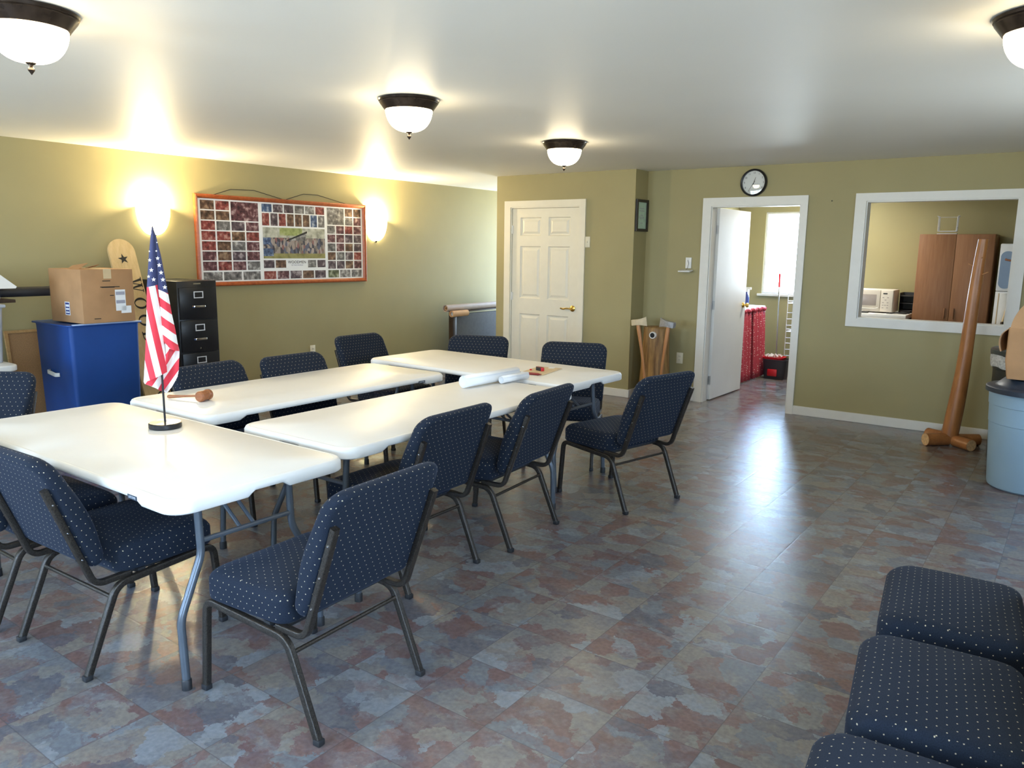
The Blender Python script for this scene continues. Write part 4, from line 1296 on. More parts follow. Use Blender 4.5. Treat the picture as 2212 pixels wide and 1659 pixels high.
# ------------------------------------------------------------------ side table with stacked stuff at the left edge
SX0, SX1, SY0, SY1 = -6.72, -5.93, 0.55, 2.315
t = thing('utility_table', 'white utility table carrying the cloudy grey tote', 'table', ((SX0 + SX1) / 2, (SY0 + SY1) / 2, 0))
bm = BM(); cushion(bm, SX1 - SX0, SY1 - SY0, (0.07,) * 4, 0.045, 0.012, lambda p: Vector((p.x, p.y, p.z + 0.692))); obj('tabletop', bm, M['oldwhite'], t)
for sx in (-1, 1):
    for sy in (-1, 1):
        bm = BM(); tube(bm, [(sx * 0.30, sy * 0.75, 0.0), (sx * 0.30, sy * 0.75, 0.70)], 0.014, 10); obj('leg', bm, M['tleg'], t)
t = thing('storage_tote', 'cloudy grey plastic tote on the white utility table', 'tote', (-6.29, 2.06, 0.738))
bm = BM(); tapered(bm, 0.20, 0.245, 0.385, 0.92, 0.04); obj('tub', bm, M['greybin'], t)
bm = BM(); box(bm, -0.212, 0.212, -0.257, 0.257, 0.386, 0.410, 0.008); obj('lid', bm, M['greybin'], t)
for s in (-1, 1):
    bm = BM(); box(bm, -0.06, 0.06, s * 0.25 - 0.012, s * 0.25 + 0.012, 0.32, 0.36, 0.006); obj('handle', bm, M['greybin'], t)
bm = BM(); box(bm, -0.18, 0.16, -0.55, 0.33, 0, 0.022, 0.003); o = obj('plank', bm, M['darkwood']); o.location = (-6.36, 2.10, 1.1495)
tag(o, 'dark brown plank lying across the grey tote', 'board')
t = thing('black_tube', 'long black mailing tube lying on the plank, pointing to the carton', 'tube', (-6.46, 1.9, 1.2105), 0)
bm = BM(); tube(bm, [(0, -1.0, 0), (0, 0.90, 0)], 0.037, 20); obj('body', bm, M['blackmatte'], t)
bm = BM(); lathe(bm, [(0, 0.906), (0.034, 0.906), (0.040, 0.902), (0.040, 0.88), (0.037, 0.88)], 20, axis='Y'); obj('end_cap', bm, M['blackmatte'], t)
t = thing('white_box', 'flat white box with a slanted end resting on the black tube and plank', 'box', (-6.40, 2.05, 1.2495))
bm = BM()
rings = [[Vector((sx * 0.17, sy, 0)) for sx, sy in ((1, 0.40), (-1, 0.40), (-1, -0.5), (1, -0.5))], [Vector((sx * 0.165, sy, 0.012)) for sx, sy in ((1, 0.41), (-1, 0.41), (-1, -0.5), (1, -0.5))], [Vector((sx * 0.14, sy, 0.105)) for sx, sy in ((1, 0.31), (-1, 0.31), (-1, -0.45), (1, -0.45))]]
loft(bm, rings); obj('lid', bm, M['oldwhite'], t, smooth=False)
bm = BM(); box(bm, 0.0, 0.15, -0.4, 0.30, -0.074, -0.0005); obj('tray', bm, M['greybin'], t)

# ------------------------------------------------------------------ rolls behind the closet corner
t = thing('display_panel', 'dark grey felt display panel with a dark wood edge, leaning in the hall', 'panel', (-6.80, 8.62, 0))
bm = BM(); box(bm, -0.02, 0.02, -0.60, 0.72, 0.03, 0.70, 0.004); obj('felt', bm, M['greyfabric'], t)
for y in (-0.64, 0.76):
    bm = BM(); box(bm, -0.045, 0.03, y - 0.04, y + 0.04, 0.0, 0.725, 0.006); obj('post', bm, M['darkwood'], t)
bm = BM(); box(bm, -0.04, 0.03, -0.68, 0.80, 0.726, 0.742, 0.004); obj('ledge', bm, M['darkwood'], t)
t = thing('long_roll', 'long greyish brown paper roll lying on top of the grey display panel', 'roll', (-6.80, 8.62, 0.7885))
bm = BM()
def hollow(bm, r0, r1, y0, y1, n=24):
    lathe(bm, [(r1, y0), (r0, y0), (r0, y1), (r1, y1), (r1, y0)], n, axis='Y')
hollow(bm, 0.046, 0.036, -0.80, 0.85); obj('sheet', bm, M['tubepaper'], t)
bm = BM(); hollow(bm, 0.030, 0.016, -0.78, 0.80); obj('core', bm, M['kraft'], t, label='pale inner tube')
bm = BM(); hollow(bm, 0.042, 0.030, -0.02, 0.30); kt = obj('hanging_tube', bm, M['kraft'], t, label='short tan cardboard tube'); kt.location = (0.075, -0.74, -0.072)
bm = BM(); lathe(bm, [(0, 0.0), (0.028, 0.0), (0.029, 0.2)], 16, axis='Y'); obj('stuffing', bm, M['greybin'], kt)

# ------------------------------------------------------------------ small things on the walls
t = thing('wall_clock', 'round black rimmed wall clock above the open doorway', 'clock', (-2.722, YB, 2.247))
bm = BM(); lathe(bm, [(0.112, -0.004), (0.114, -0.030), (0.122, -0.034), (0.131, -0.024), (0.132, -0.002), (0, -0.002)], 48, axis='Y'); obj('rim', bm, M['black'], t)
bm = BM(); lathe(bm, [(0, -0.010), (0.113, -0.010)], 48, axis='Y'); face = obj('dial', bm, M['dial'], t)
bm = BM()
for k in range(12):
    a = R(90 - 30 * (k + 1))
    mt = frame_mat((0.094 * math.cos(a), -0.0106, 0.094 * math.sin(a)), (1, 0, 0), (0, 0, 1))
    text_bm(str(k + 1), 0.025, 0.0002, mt, 0, bm)
obj('numerals', bm, M['ink'], face, smooth=False, weld=False)
def hand(a, L, w):
    bm = BM()
    ca, sa = math.cos(a), math.sin(a)
    for q, r0, r1 in ((w, -0.018, L),):
        v = [bm.verts.new((ca * r + -sa * s, y, sa * r + ca * s)) for y in (-0.0125, -0.0135) for r, s in ((r0, q), (r1, q * 0.4), (r1, -q * 0.4), (r0, -q))]
        for f in ((0, 1, 2, 3), (4, 5, 6, 7), (0, 1, 5, 4), (1, 2, 6, 5), (2, 3, 7, 6), (3, 0, 4, 7)):
            bm.faces.new([v[i] for i in f])
    return bm
obj('hour_hand', hand(R(72), 0.055, 0.0035), M['ink'], t, smooth=False)
obj('minute_hand', hand(R(238), 0.088, 0.0025), M['ink'], t, smooth=False)
bm = BM(); lathe(bm, [(0, -0.0285), (0.08, -0.0275), (0.1135, -0.025)], 48, axis='Y'); obj('glass_cover', bm, M['pane'], t)

t = thing('framed_certificate', 'small dark framed certificate on the closet side wall', 'picture', (CX1, 7.602, 1.942))
bm = BM(); ring_frame(bm, -0.130, 0.130, -0.165, 0.165, 0.028, 0.0, 0.022, 'x'); obj('frame', bm, M['darkframe'], t, smooth=False)
bm = BM(); box(bm, 0.002, 0.008, -0.103, 0.103, -0.138, 0.138); ce = obj('certificate', bm, M['greenpaper'], t)
bm = BM()
for z, w in ((0.07, 0.05), (0.045, 0.06), (0.0, 0.03), (-0.02, 0.055), (-0.035, 0.045), (-0.08, 0.03)):
    box(bm, 0.008, 0.0084, -w, w, z, z + 0.006)
obj('printing', bm, M['labelgrey'], ce, smooth=False)

def plate(name, label, cat, x, y, z, w, h, axis, sgn, mat, kind):
    t = thing(name, label, cat, (x, y, z))
    a = (lambda b, u0, u1, v0, v1, d0, d1, bev=0.0: box(b, u0, u1, min(sgn * d0, sgn * d1), max(sgn * d0, sgn * d1), v0, v1, bev)) if axis == 'y' else (lambda b, u0, u1, v0, v1, d0, d1, bev=0.0: box(b, min(sgn * d0, sgn * d1), max(sgn * d0, sgn * d1), u0, u1, v0, v1, bev))
    bm = BM(); a(bm, -w / 2, w / 2, -h / 2, h / 2, 0, 0.006, 0.002); obj('cover_plate', bm, mat, t)
    if kind == 'switch':
        bm = BM(); a(bm, -0.005, 0.005, -0.011, 0.011, 0.006, 0.016, 0.002); obj('toggle', bm, mat, t)
    else:
        for zz in (0.02, -0.02):
            bm = BM(); a(bm, -0.017, 0.017, zz - 0.014, zz + 0.014, 0.006, 0.008, 0.001); so = obj('socket', bm, mat, t)
            bm = BM()
            for xx in (-0.006, 0.006):
                a(bm, xx - 0.0012, xx + 0.0012, zz - 0.004, zz + 0.006, 0.008, 0.0084)
            obj('slots', bm, M['slot'], so, smooth=False)
    return t
plate('light_switch', 'almond light switch beside the closet door', 'switch', -4.431, YC, 1.662, 0.072, 0.116, 'y', -1, M['plate'], 'switch')
plate('wall_outlet', 'almond wall outlet low between the stump and the doorway', 'outlet', -3.410, YB, 0.447, 0.072, 0.116, 'y', -1, M['plate'], 'outlet')
plate('wall_outlet', 'wall outlet under the photo collage, peeping over a chair back', 'outlet', XL, 5.826, 0.40, 0.072, 0.116, 'x', 1, M['plate'], 'outlet')

t = thing('wall_mounted_thermostat', 'small white wall thermostat with its cover hanging open beside the doorway', 'thermostat', (-3.362, YB, 1.40))
bm = BM(); box(bm, -0.032, 0.032, -0.014, 0, 0.0, 0.112, 0.003); obj('base_plate', bm, M['whiteplate'], t)
bm = BM(); box(bm, -0.075, 0.055, -0.105, -0.004, -0.024, -0.010, 0.004); o = obj('open_cover', bm, M['whiteplate'], t); o.rotation_euler = (R(8), 0, 0)
bm = BM(); tube(bm, fillet([(-0.005, -0.015, 0.085), (0.012, -0.03, 0.05), (0.008, -0.05, 0.0), (0.0, -0.06, -0.012)], 0.02), 0.0022, 6); obj('cable', bm, M['cord'], t)
bm = BM(); lathe(bm, [(0, -0.016), (0.005, -0.015), (0.005, -0.012)], 10, (-0.002, 0, 0.095), axis='Y'); obj('screw', bm, M['steel'], t)
bm = BM(); lathe(bm, [(0, -0.016), (0.006, -0.014), (0.004, -0.010), (0.002, 0)], 10, axis='Y')
o = obj('wall_nail', bm, M['slot']); o.location = (-1.973, YB, 2.054); tag(o, 'tiny dark nail in the wall between doorway and pass-through', 'nail')

# ------------------------------------------------------------------ log stump with axes
t = thing('log_stump', 'upright brown split log stump in the corner beside the closet', 'stump', (-3.605, 7.545, 0))
rng = random.Random(3)
ph_ = [rng.uniform(0, 6.28) for _ in range(4)]
rings = []
for z, r_ in ((0, 0.176), (0.02, 0.178), (0.15, 0.170), (0.3, 0.158), (0.45, 0.148), (0.6, 0.141), (0.75, 0.137), (0.775, 0.135), (0.785, 0.128)):
    rings.append([Vector((r_ * (1 + 0.035 * math.sin(3 * a + ph_[0]) + 0.025 * math.sin(7 * a + ph_[1]) + 0.015 * math.sin(13 * a + ph_[2] + z)) * math.cos(a), r_ * 0.88 * (1 + 0.03 * math.sin(4 * a + ph_[3]) + 0.02 * math.sin(9 * a + z)) * math.sin(a), z)) for a in [2 * PI * k / 48 for k in range(48)]])
bm = BM(); loft(bm, rings); obj('trunk', bm, M['logwood'], t, angle=50)
bm = BM(); lathe(bm, [(0.026, -0.150), (0.034, -0.152), (0.037, -0.147), (0.037, -0.10), (0.026, -0.10)], 28, (0.022, 0.012, 0.705), axis='Y'); obj('white_ring', bm, M['whiteplate'], t, label='white ring set in the log')
bm = BM(); lathe(bm, [(0, -0.146), (0.027, -0.147), (0.027, -0.11)], 28, (0.022, 0.012, 0.705), axis='Y'); obj('dark_disc', bm, M['black'], t)

def axe(label, top, bot, side, mat, group='axes leaning on the log stump'):
    top, bot = Vector(top), Vector(bot)
    t = thing('axe', label, 'axe', bot)
    d = top - bot
    bm = BM()
    n = 14
    pts = [d * (k / n) + Vector((side * 0.012 * math.sin(PI * k / n * 1.0), 0, 0)) for k in range(n + 1)]
    sc = [1.15, 0.95, 0.85, 0.85, 0.85, 0.86, 0.88, 0.9, 0.95, 1.0, 1.08, 1.2, 1.35, 1.4, 1.3]
    sweep(bm, pts, [(q[0], q[1]) for q in rrect(0.030, 0.022, 0.009, 4)], ref=(1, 0, 0), scale=sc)
    obj('handle', bm, M['handle'], t)
    bm = BM()
    # splitting maul head: poll block tapering to a flared bit
    secs = [(-0.062, 0.026, 0.030), (-0.055, 0.030, 0.033), (-0.015, 0.029, 0.030), (0.02, 0.030, 0.030), (0.05, 0.034, 0.022), (0.085, 0.043, 0.010), (0.102, 0.048, 0.002)]
    rs = []
    for x, hz, hy in secs:
        rs.append([Vector((side * x, yy * hy, zz * hz)) for yy, zz in ((-1, -1), (-1, 0), (-1, 1), (0, 1.06), (1, 1), (1, 0), (1, -1), (0, -1.06))])
    loft(bm, rs)
    h = obj('head', bm, mat, t, angle=30)
    h.location = d - Vector((0, 0, -0.005))
    h.rotation_euler = (0, R(-8 * side), 0)
    return t
axe('axe with a beige painted head leaning on the log stump', (-3.728, 7.352, 0.832), (-3.585, 7.335, 0.0), 1, M['axebeige'])
axe('axe with a grey steel head leaning on the log stump', (-3.385, 7.372, 0.832), (-3.455, 7.352, 0.0), -1, M['axegrey'])

# ------------------------------------------------------------------ pole stand
t = thing('log_pole_stand', 'tall peeled orange pole on a cross of short log feet, before the pass-through', 'stand', (-0.752, 7.315, 0))
rings = []
rng = random.Random(5)
for k in range(25):
    f = k / 24
    z = 0.07 + f * (1.70 - 0.07)
    r_ = 0.062 - 0.022 * f + 0.003 * math.sin(9 * f + 1)
    cx_ = -0.02 + 0.10 * f + 0.012 * math.sin(5.0 * f)
    rings.append([Vector((cx_ + r_ * (1 + 0.05 * math.sin(2 * a + 5 * f) + 0.03 * math.sin(5 * a + 9 * f)) * math.cos(a), r_ * math.sin(a), z)) for a in [2 * PI * j / 20 for j in range(20)]])
bm = BM(); loft(bm, rings); pole = obj('pole', bm, M['postwood'], t, angle=50)
bm = BM()
for f, a, s in ((0.86, 2.6, 0.05), (0.82, 5.6, 0.06), (0.40, 4.4, 0.012), (0.62, 4.9, 0.012), (0.74, 5.3, 0.014), (0.9, 5.1, 0.016)):
    z = 0.07 + f * 1.63
    p = Vector((-0.02 + 0.10 * f + 0.012 * math.sin(5 * f), 0, z)); dr = Vector((math.cos(a), math.sin(a), 0.35))
    tube(bm, [p + dr * 0.030, p + dr * (0.042 + s * 0.5), p + dr * (0.042 + s)], 0.0035, 6)
obj('twig_stubs', bm, M['handle'], t)
for a, r_, L in ((R(222), 0.052, 0.235), (R(-42), 0.048, 0.215), (R(150), 0.050, 0.225), (R(35), 0.048, 0.225)):
    bm = BM()
    d = Vector((math.cos(a), math.sin(a), 0))
    pts = [d * q + Vector((0, 0, r_ * 0.98)) for q in (0.035, 0.12, L)]
    tube(bm, pts, r_, 18, caps=True)
    l = obj('foot', bm, M['footwood'], t, angle=50)
    bm = BM(); lathe(bm, [(0, 0.0015), (r_ * 0.95, 0.001), (r_ * 0.95, 0)], 18, axis='X'); o = obj('cut_end', bm, M['endgrain'], l)
    o.location = pts[-1]; o.rotation_euler = (0, 0, a)

# ------------------------------------------------------------------ trash cans
def can(name, label, x, y, rb, rt, h, mat, lid, lidmat, bag):
    t = thing(name, label, 'trash can', (x, y, 0), 0)
    bm = BM()
    lathe(bm, [(0, 0.004), (rb - 0.02, 0.0), (rb - 0.004, 0.012), (rb, 0.03), (rb + (rt - rb) * 0.62, h * 0.66), (rb + (rt - rb) * 0.62 + 0.003, h * 0.665), (rb + (rt - rb) * 0.80, h * 0.84), (rb + (rt - rb) * 0.80 + 0.004, h * 0.845), (rt, h - 0.012), (rt + 0.010, h - 0.008), (rt + 0.010, h + 0.004), (rt - 0.004, h + 0.004), (rt - 0.01, h - 0.03), (rb - 0.012, 0.02), (0, 0.016)], 56)
    obj('barrel', bm, mat, t)
    for s in (-1, 1):
        bm = BM()
        ang = R(290) if s < 0 else R(110)
        pts = [Vector(((rt + 0.03) * math.cos(ang + k * 0.09), (rt + 0.03) * math.sin(ang + k * 0.09), h - 0.10)) for k in range(-3, 4)]
        pts = [Vector((pts[0].x * 0.93, pts[0].y * 0.93, h - 0.10))] + pts + [Vector((pts[-1].x * 0.93, pts[-1].y * 0.93, h - 0.10))]
        tube(bm, pts, 0.010, 8); obj('handle', bm, mat, t)
    bm = BM()
    L = rt + 0.022
    lathe(bm, [(L - 0.008, h - 0.02), (L, h - 0.018), (L, h + 0.012), (L - 0.012, h + 0.020), (L - 0.05, h + 0.020), (L - 0.065, h + 0.030), (L - 0.105, h + 0.068), (L - 0.135, h + 0.076), (0, h + 0.080)], 56)
    obj('lid', bm, lidmat, t)
    if bag:
        bm = BM()
        n = 72
        rr = []
        for z, dr in ((h - 0.020, 0.014), (h - 0.05, 0.016), (h - 0.10, 0.014), (h - 0.115, 0.010)):
            rr.append([Vector(((rt + dr + 0.004 * math.sin(17 * a + 40 * z) + 0.003 * math.sin(31 * a)) * math.cos(a), (rt + dr + 0.004 * math.sin(17 * a + 40 * z) + 0.003 * math.sin(31 * a)) * math.sin(a), z + 0.006 * math.sin(9 * a))) for a in [2 * PI * k / n for k in range(n)]])
        loft(bm, rr, False, False)
        obj('liner_bag', bm, M['bag'], t)
    return t
can('trash_can', 'round light blue trash can with a dark lid under a cardboard carton', -0.150, 6.26, 0.255, 0.300, 0.682, M['canblue'], True, M['liddark'], False)
can('trash_can', 'near black trash can with a clear liner bag, behind the light blue one', -0.185, 6.98, 0.285, 0.315, 0.86, M['candark'], True, M['lidgreen'], True)

t = thing('carton', 'open brown carton with a curled flap on top of the light blue trash can', 'box', (-0.09, 6.22, 0.7645), R(-6))
bm = BM()
ol = rr_outline(0.52, 0.36, (0.012,) * 4, 3, 3)
def cr(s, z, ins=0.0): return [Vector((p.x * (s - ins / 0.26), p.y * (s - ins / 0.18), z)) for p in ol]
loft(bm, [cr(0.93, 0.0), cr(0.95, 0.03), cr(1.0, 0.12), cr(1.0, 0.34), cr(1.0, 0.34, 0.006), cr(1.0, 0.1, 0.006), cr(0.9, 0.01, 0.006)])
obj('body', bm, M['carton'], t, angle=40)
bm = BM()
def sheet(bm, rows, th=0.005):
    t2 = bmesh.new()
    g = [[t2.verts.new(p) for p in r_] for r_ in rows]
    for j in range(len(g) - 1):
        for i in range(len(g[0]) - 1):
            t2.faces.new((g[j][i], g[j][i + 1], g[j + 1][i + 1], g[j + 1][i]))
    bmesh.ops.recalc_face_normals(t2, faces=t2.faces)
    ex = bmesh.ops.solidify(t2, geom=list(t2.faces), thickness=th)
    merge(bm, t2)
rows = []
for k in range(9):
    f = k / 8
    a = R(20 + 150 * f)
    rows.append([(-0.262 - 0.045 * math.sin(a) * 1.3 - 0.0, y * (1 - 0.15 * f), 0.345 + 0.13 * f * (1 - 0.75 * f) * 1.9 - 0.0) for y in (-0.175, -0.06, 0.06, 0.175)])
rows = []
for k in range(9):
    f = k / 8
    rows.append([(-0.258 - 0.050 * math.sin(PI * 0.75 * f), y, 0.338 - 0.16 * f + 0.02 * math.sin(PI * f)) for y in (-0.175, -0.06, 0.06, 0.175)])
sheet(bm, rows); obj('flap', bm, M['carton'], t, label='curled side flap', angle=60)
bm = BM()
rows = []
for k in range(9):
    f = k / 8
    rows.append([(x, -0.176 + 0.05 * f, 0.338 + 0.15 * f) for x in (-0.25 + 0.05 * f * f, -0.1, 0.1, 0.25)])
sheet(bm, rows); obj('flap', bm, M['carton'], t, angle=60)

# ------------------------------------------------------------------ kitchen seen through doorway and pass-through
t = thing('sink_counter', 'white counter along the kitchen wall behind the open door, with a red skirt', 'counter', (CX1, 9.43, 0))
bm = BM(); box(bm, 0.005, 0.61, -0.53, 0.545, 0.865, 0.905, 0.006); obj('worktop', bm, M['counter'], t)
bm = BM(); box(bm, 0.005, 0.55, -0.50, 0.53, 0.0, 0.86); obj('cabinet', bm, M['counter'], t)
bm = BM(); box(bm, 0.003, 0.025, -0.53, 0.545, 0.906, 1.14, 0.003); obj('backsplash', bm, M['counter'], t)
def skirt(y0, y1, ph0):
    bm = BM()
    uvl = bm.loops.layers.uv.new('UVMap')
    N, K = 90, 10
    g = []
    for j in range(K + 1):
        z = 0.862 - 0.85 * j / K
        row = []
        for i in range(N + 1):
            f = i / N
            amp = 0.012 + 0.016 * j / K
            y = y0 + (y1 - y0) * f
            x = 0.600 + amp * math.sin(2 * PI * 6 * f + ph0 + 0.5 * math.sin(3 * f)) + 0.006 * math.sin(2 * PI * 13 * f) + 0.03 * j / K
            row.append((bm.verts.new((x, y, z)), (f * (y1 - y0) * 1.5, z)))
        g.append(row)
    for j in range(K):
        for i in range(N):
            qd = (g[j][i], g[j][i + 1], g[j + 1][i + 1], g[j + 1][i])
            fa = bm.faces.new([v for v, _ in qd])
            for lp, (_, u_) in zip(fa.loops, qd): lp[uvl].uv = u_
    o = obj('skirt', bm, M['skirt'], t, angle=180, label='gathered red skirt with pale dots')
    so = o.modifiers.new('thickness', 'SOLIDIFY'); so.thickness = 0.002
skirt(-0.52, 0.055, 0.3); skirt(0.10, 0.54, 1.7)
bm = BM()
for k in range(30):
    y = -0.52 + 1.06 * k / 29
    lathe(bm, [(0, 0.022), (0.02, 0.012), (0.024, 0), (0.02, -0.012), (0, -0.022)], 8, (0.612 + 0.006 * math.sin(k * 2.1), y, 0.872 + 0.008 * math.sin(k * 1.3)))
obj('ruffle', bm, M['skirt'], t)
t = thing('spray_bottle', 'blue and white bottle standing on the kitchen counter by the door knob', 'bottle', (-3.42, 9.70, 0.9055))
bm = BM(); lathe(bm, [(0, 0), (0.036, 0), (0.038, 0.01), (0.038, 0.10), (0.03, 0.13), (0.014, 0.16), (0.014, 0.18), (0, 0.18)], 20); obj('body', bm, M['labelblue'], t)
bm = BM(); lathe(bm, [(0.015, 0.176), (0.017, 0.18), (0.017, 0.205), (0, 0.21)], 16); box(bm, -0.012, 0.06, -0.01, 0.01, 0.205, 0.235, 0.004); obj('trigger_head', bm, M['whiteplate'], t)
t = thing('dish_rack_box', 'white box standing at the window end of the kitchen counter', 'box', (-3.57, 9.80, 0.9055))
bm = BM(); box(bm, -0.11, 0.11, -0.10, 0.13, 0, 0.20, 0.008); obj('body', bm, M['counter'], t)
bm = BM(); box(bm, -0.113, 0.113, -0.103, 0.133, 0.201, 0.222, 0.006); obj('lid', bm, M['counter'], t)

t = thing('mop_bucket', 'charcoal mop bucket with a red wringer at the end of the skirted counter', 'bucket', (-3.035, 9.865, 0))
bm = BM(); ol = rr_outline(0.30, 0.26, (0.06,) * 4, 5, 3)
def br(s, z): return [Vector((p.x * s, p.y * s, z)) for p in ol]
loft(bm, [br(0.82, 0), br(0.85, 0.01), br(1.0, 0.235), br(1.04, 0.24), br(1.04, 0.25), br(0.96, 0.25), br(0.80, 0.02)]); obj('tub', bm, M['greyplastic'], t)
bm = BM(); loft(bm, [[Vector((p.x * s - 0.03, p.y * s, z)) for p in ol] for s, z in ((0.80, 0.235), (0.86, 0.252), (0.88, 0.275), (0.80, 0.275), (0.5, 0.19), (0.3, 0.17))]); obj('wringer', bm, M['red'], t, label='red wringer basket')
bm = BM(); box(bm, -0.07, 0.05, -0.134, -0.120, 0.04, 0.13, 0.008); obj('foot_pedal', bm, M['red'], t)
bm = BM()
rng = random.Random(9)
for k in range(16):
    a = rng.uniform(0, 6.28); r_ = rng.uniform(0.01, 0.07)
    p = Vector((-0.03 + r_ * math.cos(a), r_ * math.sin(a), 0.255))
    tube(bm, [p, p + Vector((0.02 * math.cos(a), 0.02 * math.sin(a), 0.045)), p + Vector((0.05 * math.cos(a), 0.05 * math.sin(a), 0.022))], 0.012, 6)
obj('mop_head', bm, M['greyrag'], t)
t = thing('mop', 'grey mop stick with a red grip leaning at the end of the skirted counter', 'mop', (-3.13, 10.10, 0))
bm = BM(); tube(bm, [(0.02, -0.0, 0.0), (-0.09, 0.26, 1.12)], 0.009, 10); obj('stick', bm, M['steel'], t)
bm = BM(); tube(bm, [(-0.0905, 0.262, 1.125), (-0.107, 0.30, 1.30)], 0.013, 10); obj('grip', bm, M['red'], t)

t = thing('wire_rack', 'white wire rack with wavy shelves under the kitchen window', 'rack', (-2.78, 10.255, 0))
for sx in (-0.235, 0.27):
    for sy in (-0.16, 0.16):
        bm = BM(); tube(bm, [(sx, sy, 0), (sx, sy, 1.08)], 0.005, 8); obj('post', bm, M['wire'], t)
for z in (0.19, 0.58, 0.94):
    bm = BM()
    for y in [-0.16 + 0.32 * k / 9 for k in range(10)]:
        tube(bm, [(-0.235, y, z), (0.27, y, z)], 0.0035, 6)
    for x in (-0.235, 0.27):
        tube(bm, [(x, -0.16, z), (x, 0.16, z)], 0.005, 6)
    tube(bm, [(-0.235, -0.16, z + 0.03), (0.27, -0.16, z + 0.03)], 0.005, 6)
    obj('shelf', bm, M['wire'], t)
for z in (0.08, 0.27, 0.35, 0.43, 0.50, 0.66, 0.74, 0.82, 1.06):
    bm = BM()
    tube(bm, fillet([(-0.235, -0.165, z), (-0.15, -0.17, z + 0.004), (-0.02, -0.19, z + 0.03), (0.08, -0.17, z + 0.028), (0.27, -0.165, z + 0.02)], 0.04), 0.004, 6)
    obj('wavy_rail', bm, M['wire'], t)

t = thing('kitchen_desk', 'white topped dark desk under the microwave in the kitchen', 'desk', (-2.10, 10.13, 0))
bm = BM(); box(bm, -0.40, 0.505, -0.33, 0.355, 0.84, 0.888, 0.004); obj('desktop', bm, M['counter'], t)
bm = BM(); box(bm, -0.38, 0.48, -0.27, 0.34, 0.03, 0.838); obj('carcass', bm, M['black'], t)
for x0, x1 in ((-0.375, 0.045), (0.055, 0.475)):
    bm = BM(); box(bm, x0, x1, -0.288, -0.271, 0.05, 0.82, 0.003); d = obj('door', bm, M['black'], t)
    bm = BM(); tube(bm, fillet([((x0 + x1) / 2 - 0.05, -0.289, 0.76), ((x0 + x1) / 2 - 0.05, -0.31, 0.76), ((x0 + x1) / 2 + 0.05, -0.31, 0.76), ((x0 + x1) / 2 + 0.05, -0.289, 0.76)], 0.01), 0.005, 8); obj('handle', bm, M['steel'], d)

t = thing('microwave_oven', 'cream microwave oven on the white desk, seen through the pass-through', 'microwave', (-2.025, 10.13, 0.8885))
W2 = 0.255
bm = BM(); box(bm, -W2, W2, -0.16, 0.17, 0.012, 0.272, 0.008); obj('case', bm, M['mwcream'], t)
bm = BM(); box(bm, -W2 + 0.004, 0.115, -0.182, -0.161, 0.05, 0.268, 0.008); d = obj('door', bm, M['mwcream'], t)
bm = BM(); box(bm, -W2 + 0.075, 0.075, -0.1845, -0.182, 0.085, 0.215, 0.001); obj('door_window', bm, M['mwglass'], d)
bm = BM(); tube(bm, fillet([(-W2 + 0.02, -0.182, 0.062), (-W2 + 0.06, -0.196, 0.050), (0.06, -0.196, 0.050), (0.10, -0.182, 0.062)], 0.03), 0.006, 8); obj('trim_bar', bm, M['oldwhite'], d)
bm = BM(); box(bm, 0.119, W2 - 0.004, -0.182, -0.161, 0.016, 0.268, 0.006); pn = obj('control_panel', bm, M['mwcream'], t)
bm = BM(); box(bm, 0.145, 0.19, -0.184, -0.182, 0.222, 0.236); obj('display', bm, M['slot'], pn)
bm = BM()
for r_ in range(5):
    for c_ in range(3):
        if r_ == 1 or (r_ + c_) % 2 == 0:
            box(bm, 0.140 + c_ * 0.025, 0.158 + c_ * 0.025, -0.1835, -0.182, 0.06 + r_ * 0.03, 0.068 + r_ * 0.03)
obj('buttons', bm, M['mwglass'], pn, smooth=False)
for sx in (-0.2, 0.2):
    bm = BM(); lathe(bm, [(0, 0), (0.012, 0), (0.012, 0.013)], 10, (sx, -0.12, 0)); obj('foot', bm, M['rubber'], t)
t = thing('telephone', 'black handset standing against the front of the microwave', 'phone', (-2.185, 9.90, 0.8885))
bm = BM(); box(bm, -0.022, 0.022, -0.012, 0.012, 0.0, 0.235, 0.006); obj('handset', bm, M['blackmatte'], t)
bm = BM()
for k in range(3): box(bm, -0.012, 0.012, -0.0135, -0.012, 0.13 + 0.03 * k, 0.145 + 0.03 * k)
obj('keypad', bm, M['greyplastic'], t)
t = thing('remote_control', 'dark remote lying on the desk before the microwave', 'remote', (-2.10, 9.865, 0.8885), R(4))
bm = BM(); box(bm, -0.09, 0.09, -0.018, 0.018, 0, 0.016, 0.005); obj('body', bm, M['blackmatte'], t)
bm = BM(); box(bm, 0.0, 0.07, -0.011, 0.011, 0.0161, 0.018, 0.001); obj('button_pad', bm, M['steel'], t)
t = thing('paper_tray', 'black two tier paper tray between microwave and brown wardrobe', 'tray', (-1.665, 10.34, 0.8885))
bm = BM()
for z in (0.02, 0.105, 0.19): box(bm, -0.085, 0.085, -0.12, 0.12, z, z + 0.012, 0.003)
obj('shelves', bm, M['blackmatte'], t)
for sx in (-0.082, 0.082):
    bm = BM(); box(bm, sx - 0.004, sx + 0.004, -0.115, 0.12, 0.0, 0.235, 0.002); obj('side', bm, M['blackmatte'], t)
bm = BM(); box(bm, -0.08, 0.08, 0.10, 0.112, 0.03, 0.235); obj('back', bm, M['greyplastic'], t)
bm = BM()
tube(bm, fillet([(-0.10, -0.03, 0), (-0.05, -0.05, 0.0), (0.0, 0.01, 0.008), (0.06, -0.03, 0.002), (0.12, 0.03, 0.0), (0.04, 0.06, 0.006), (-0.02, 0.0, 0.012), (0.05, -0.05, 0.004)], 0.03), 0.006, 8)
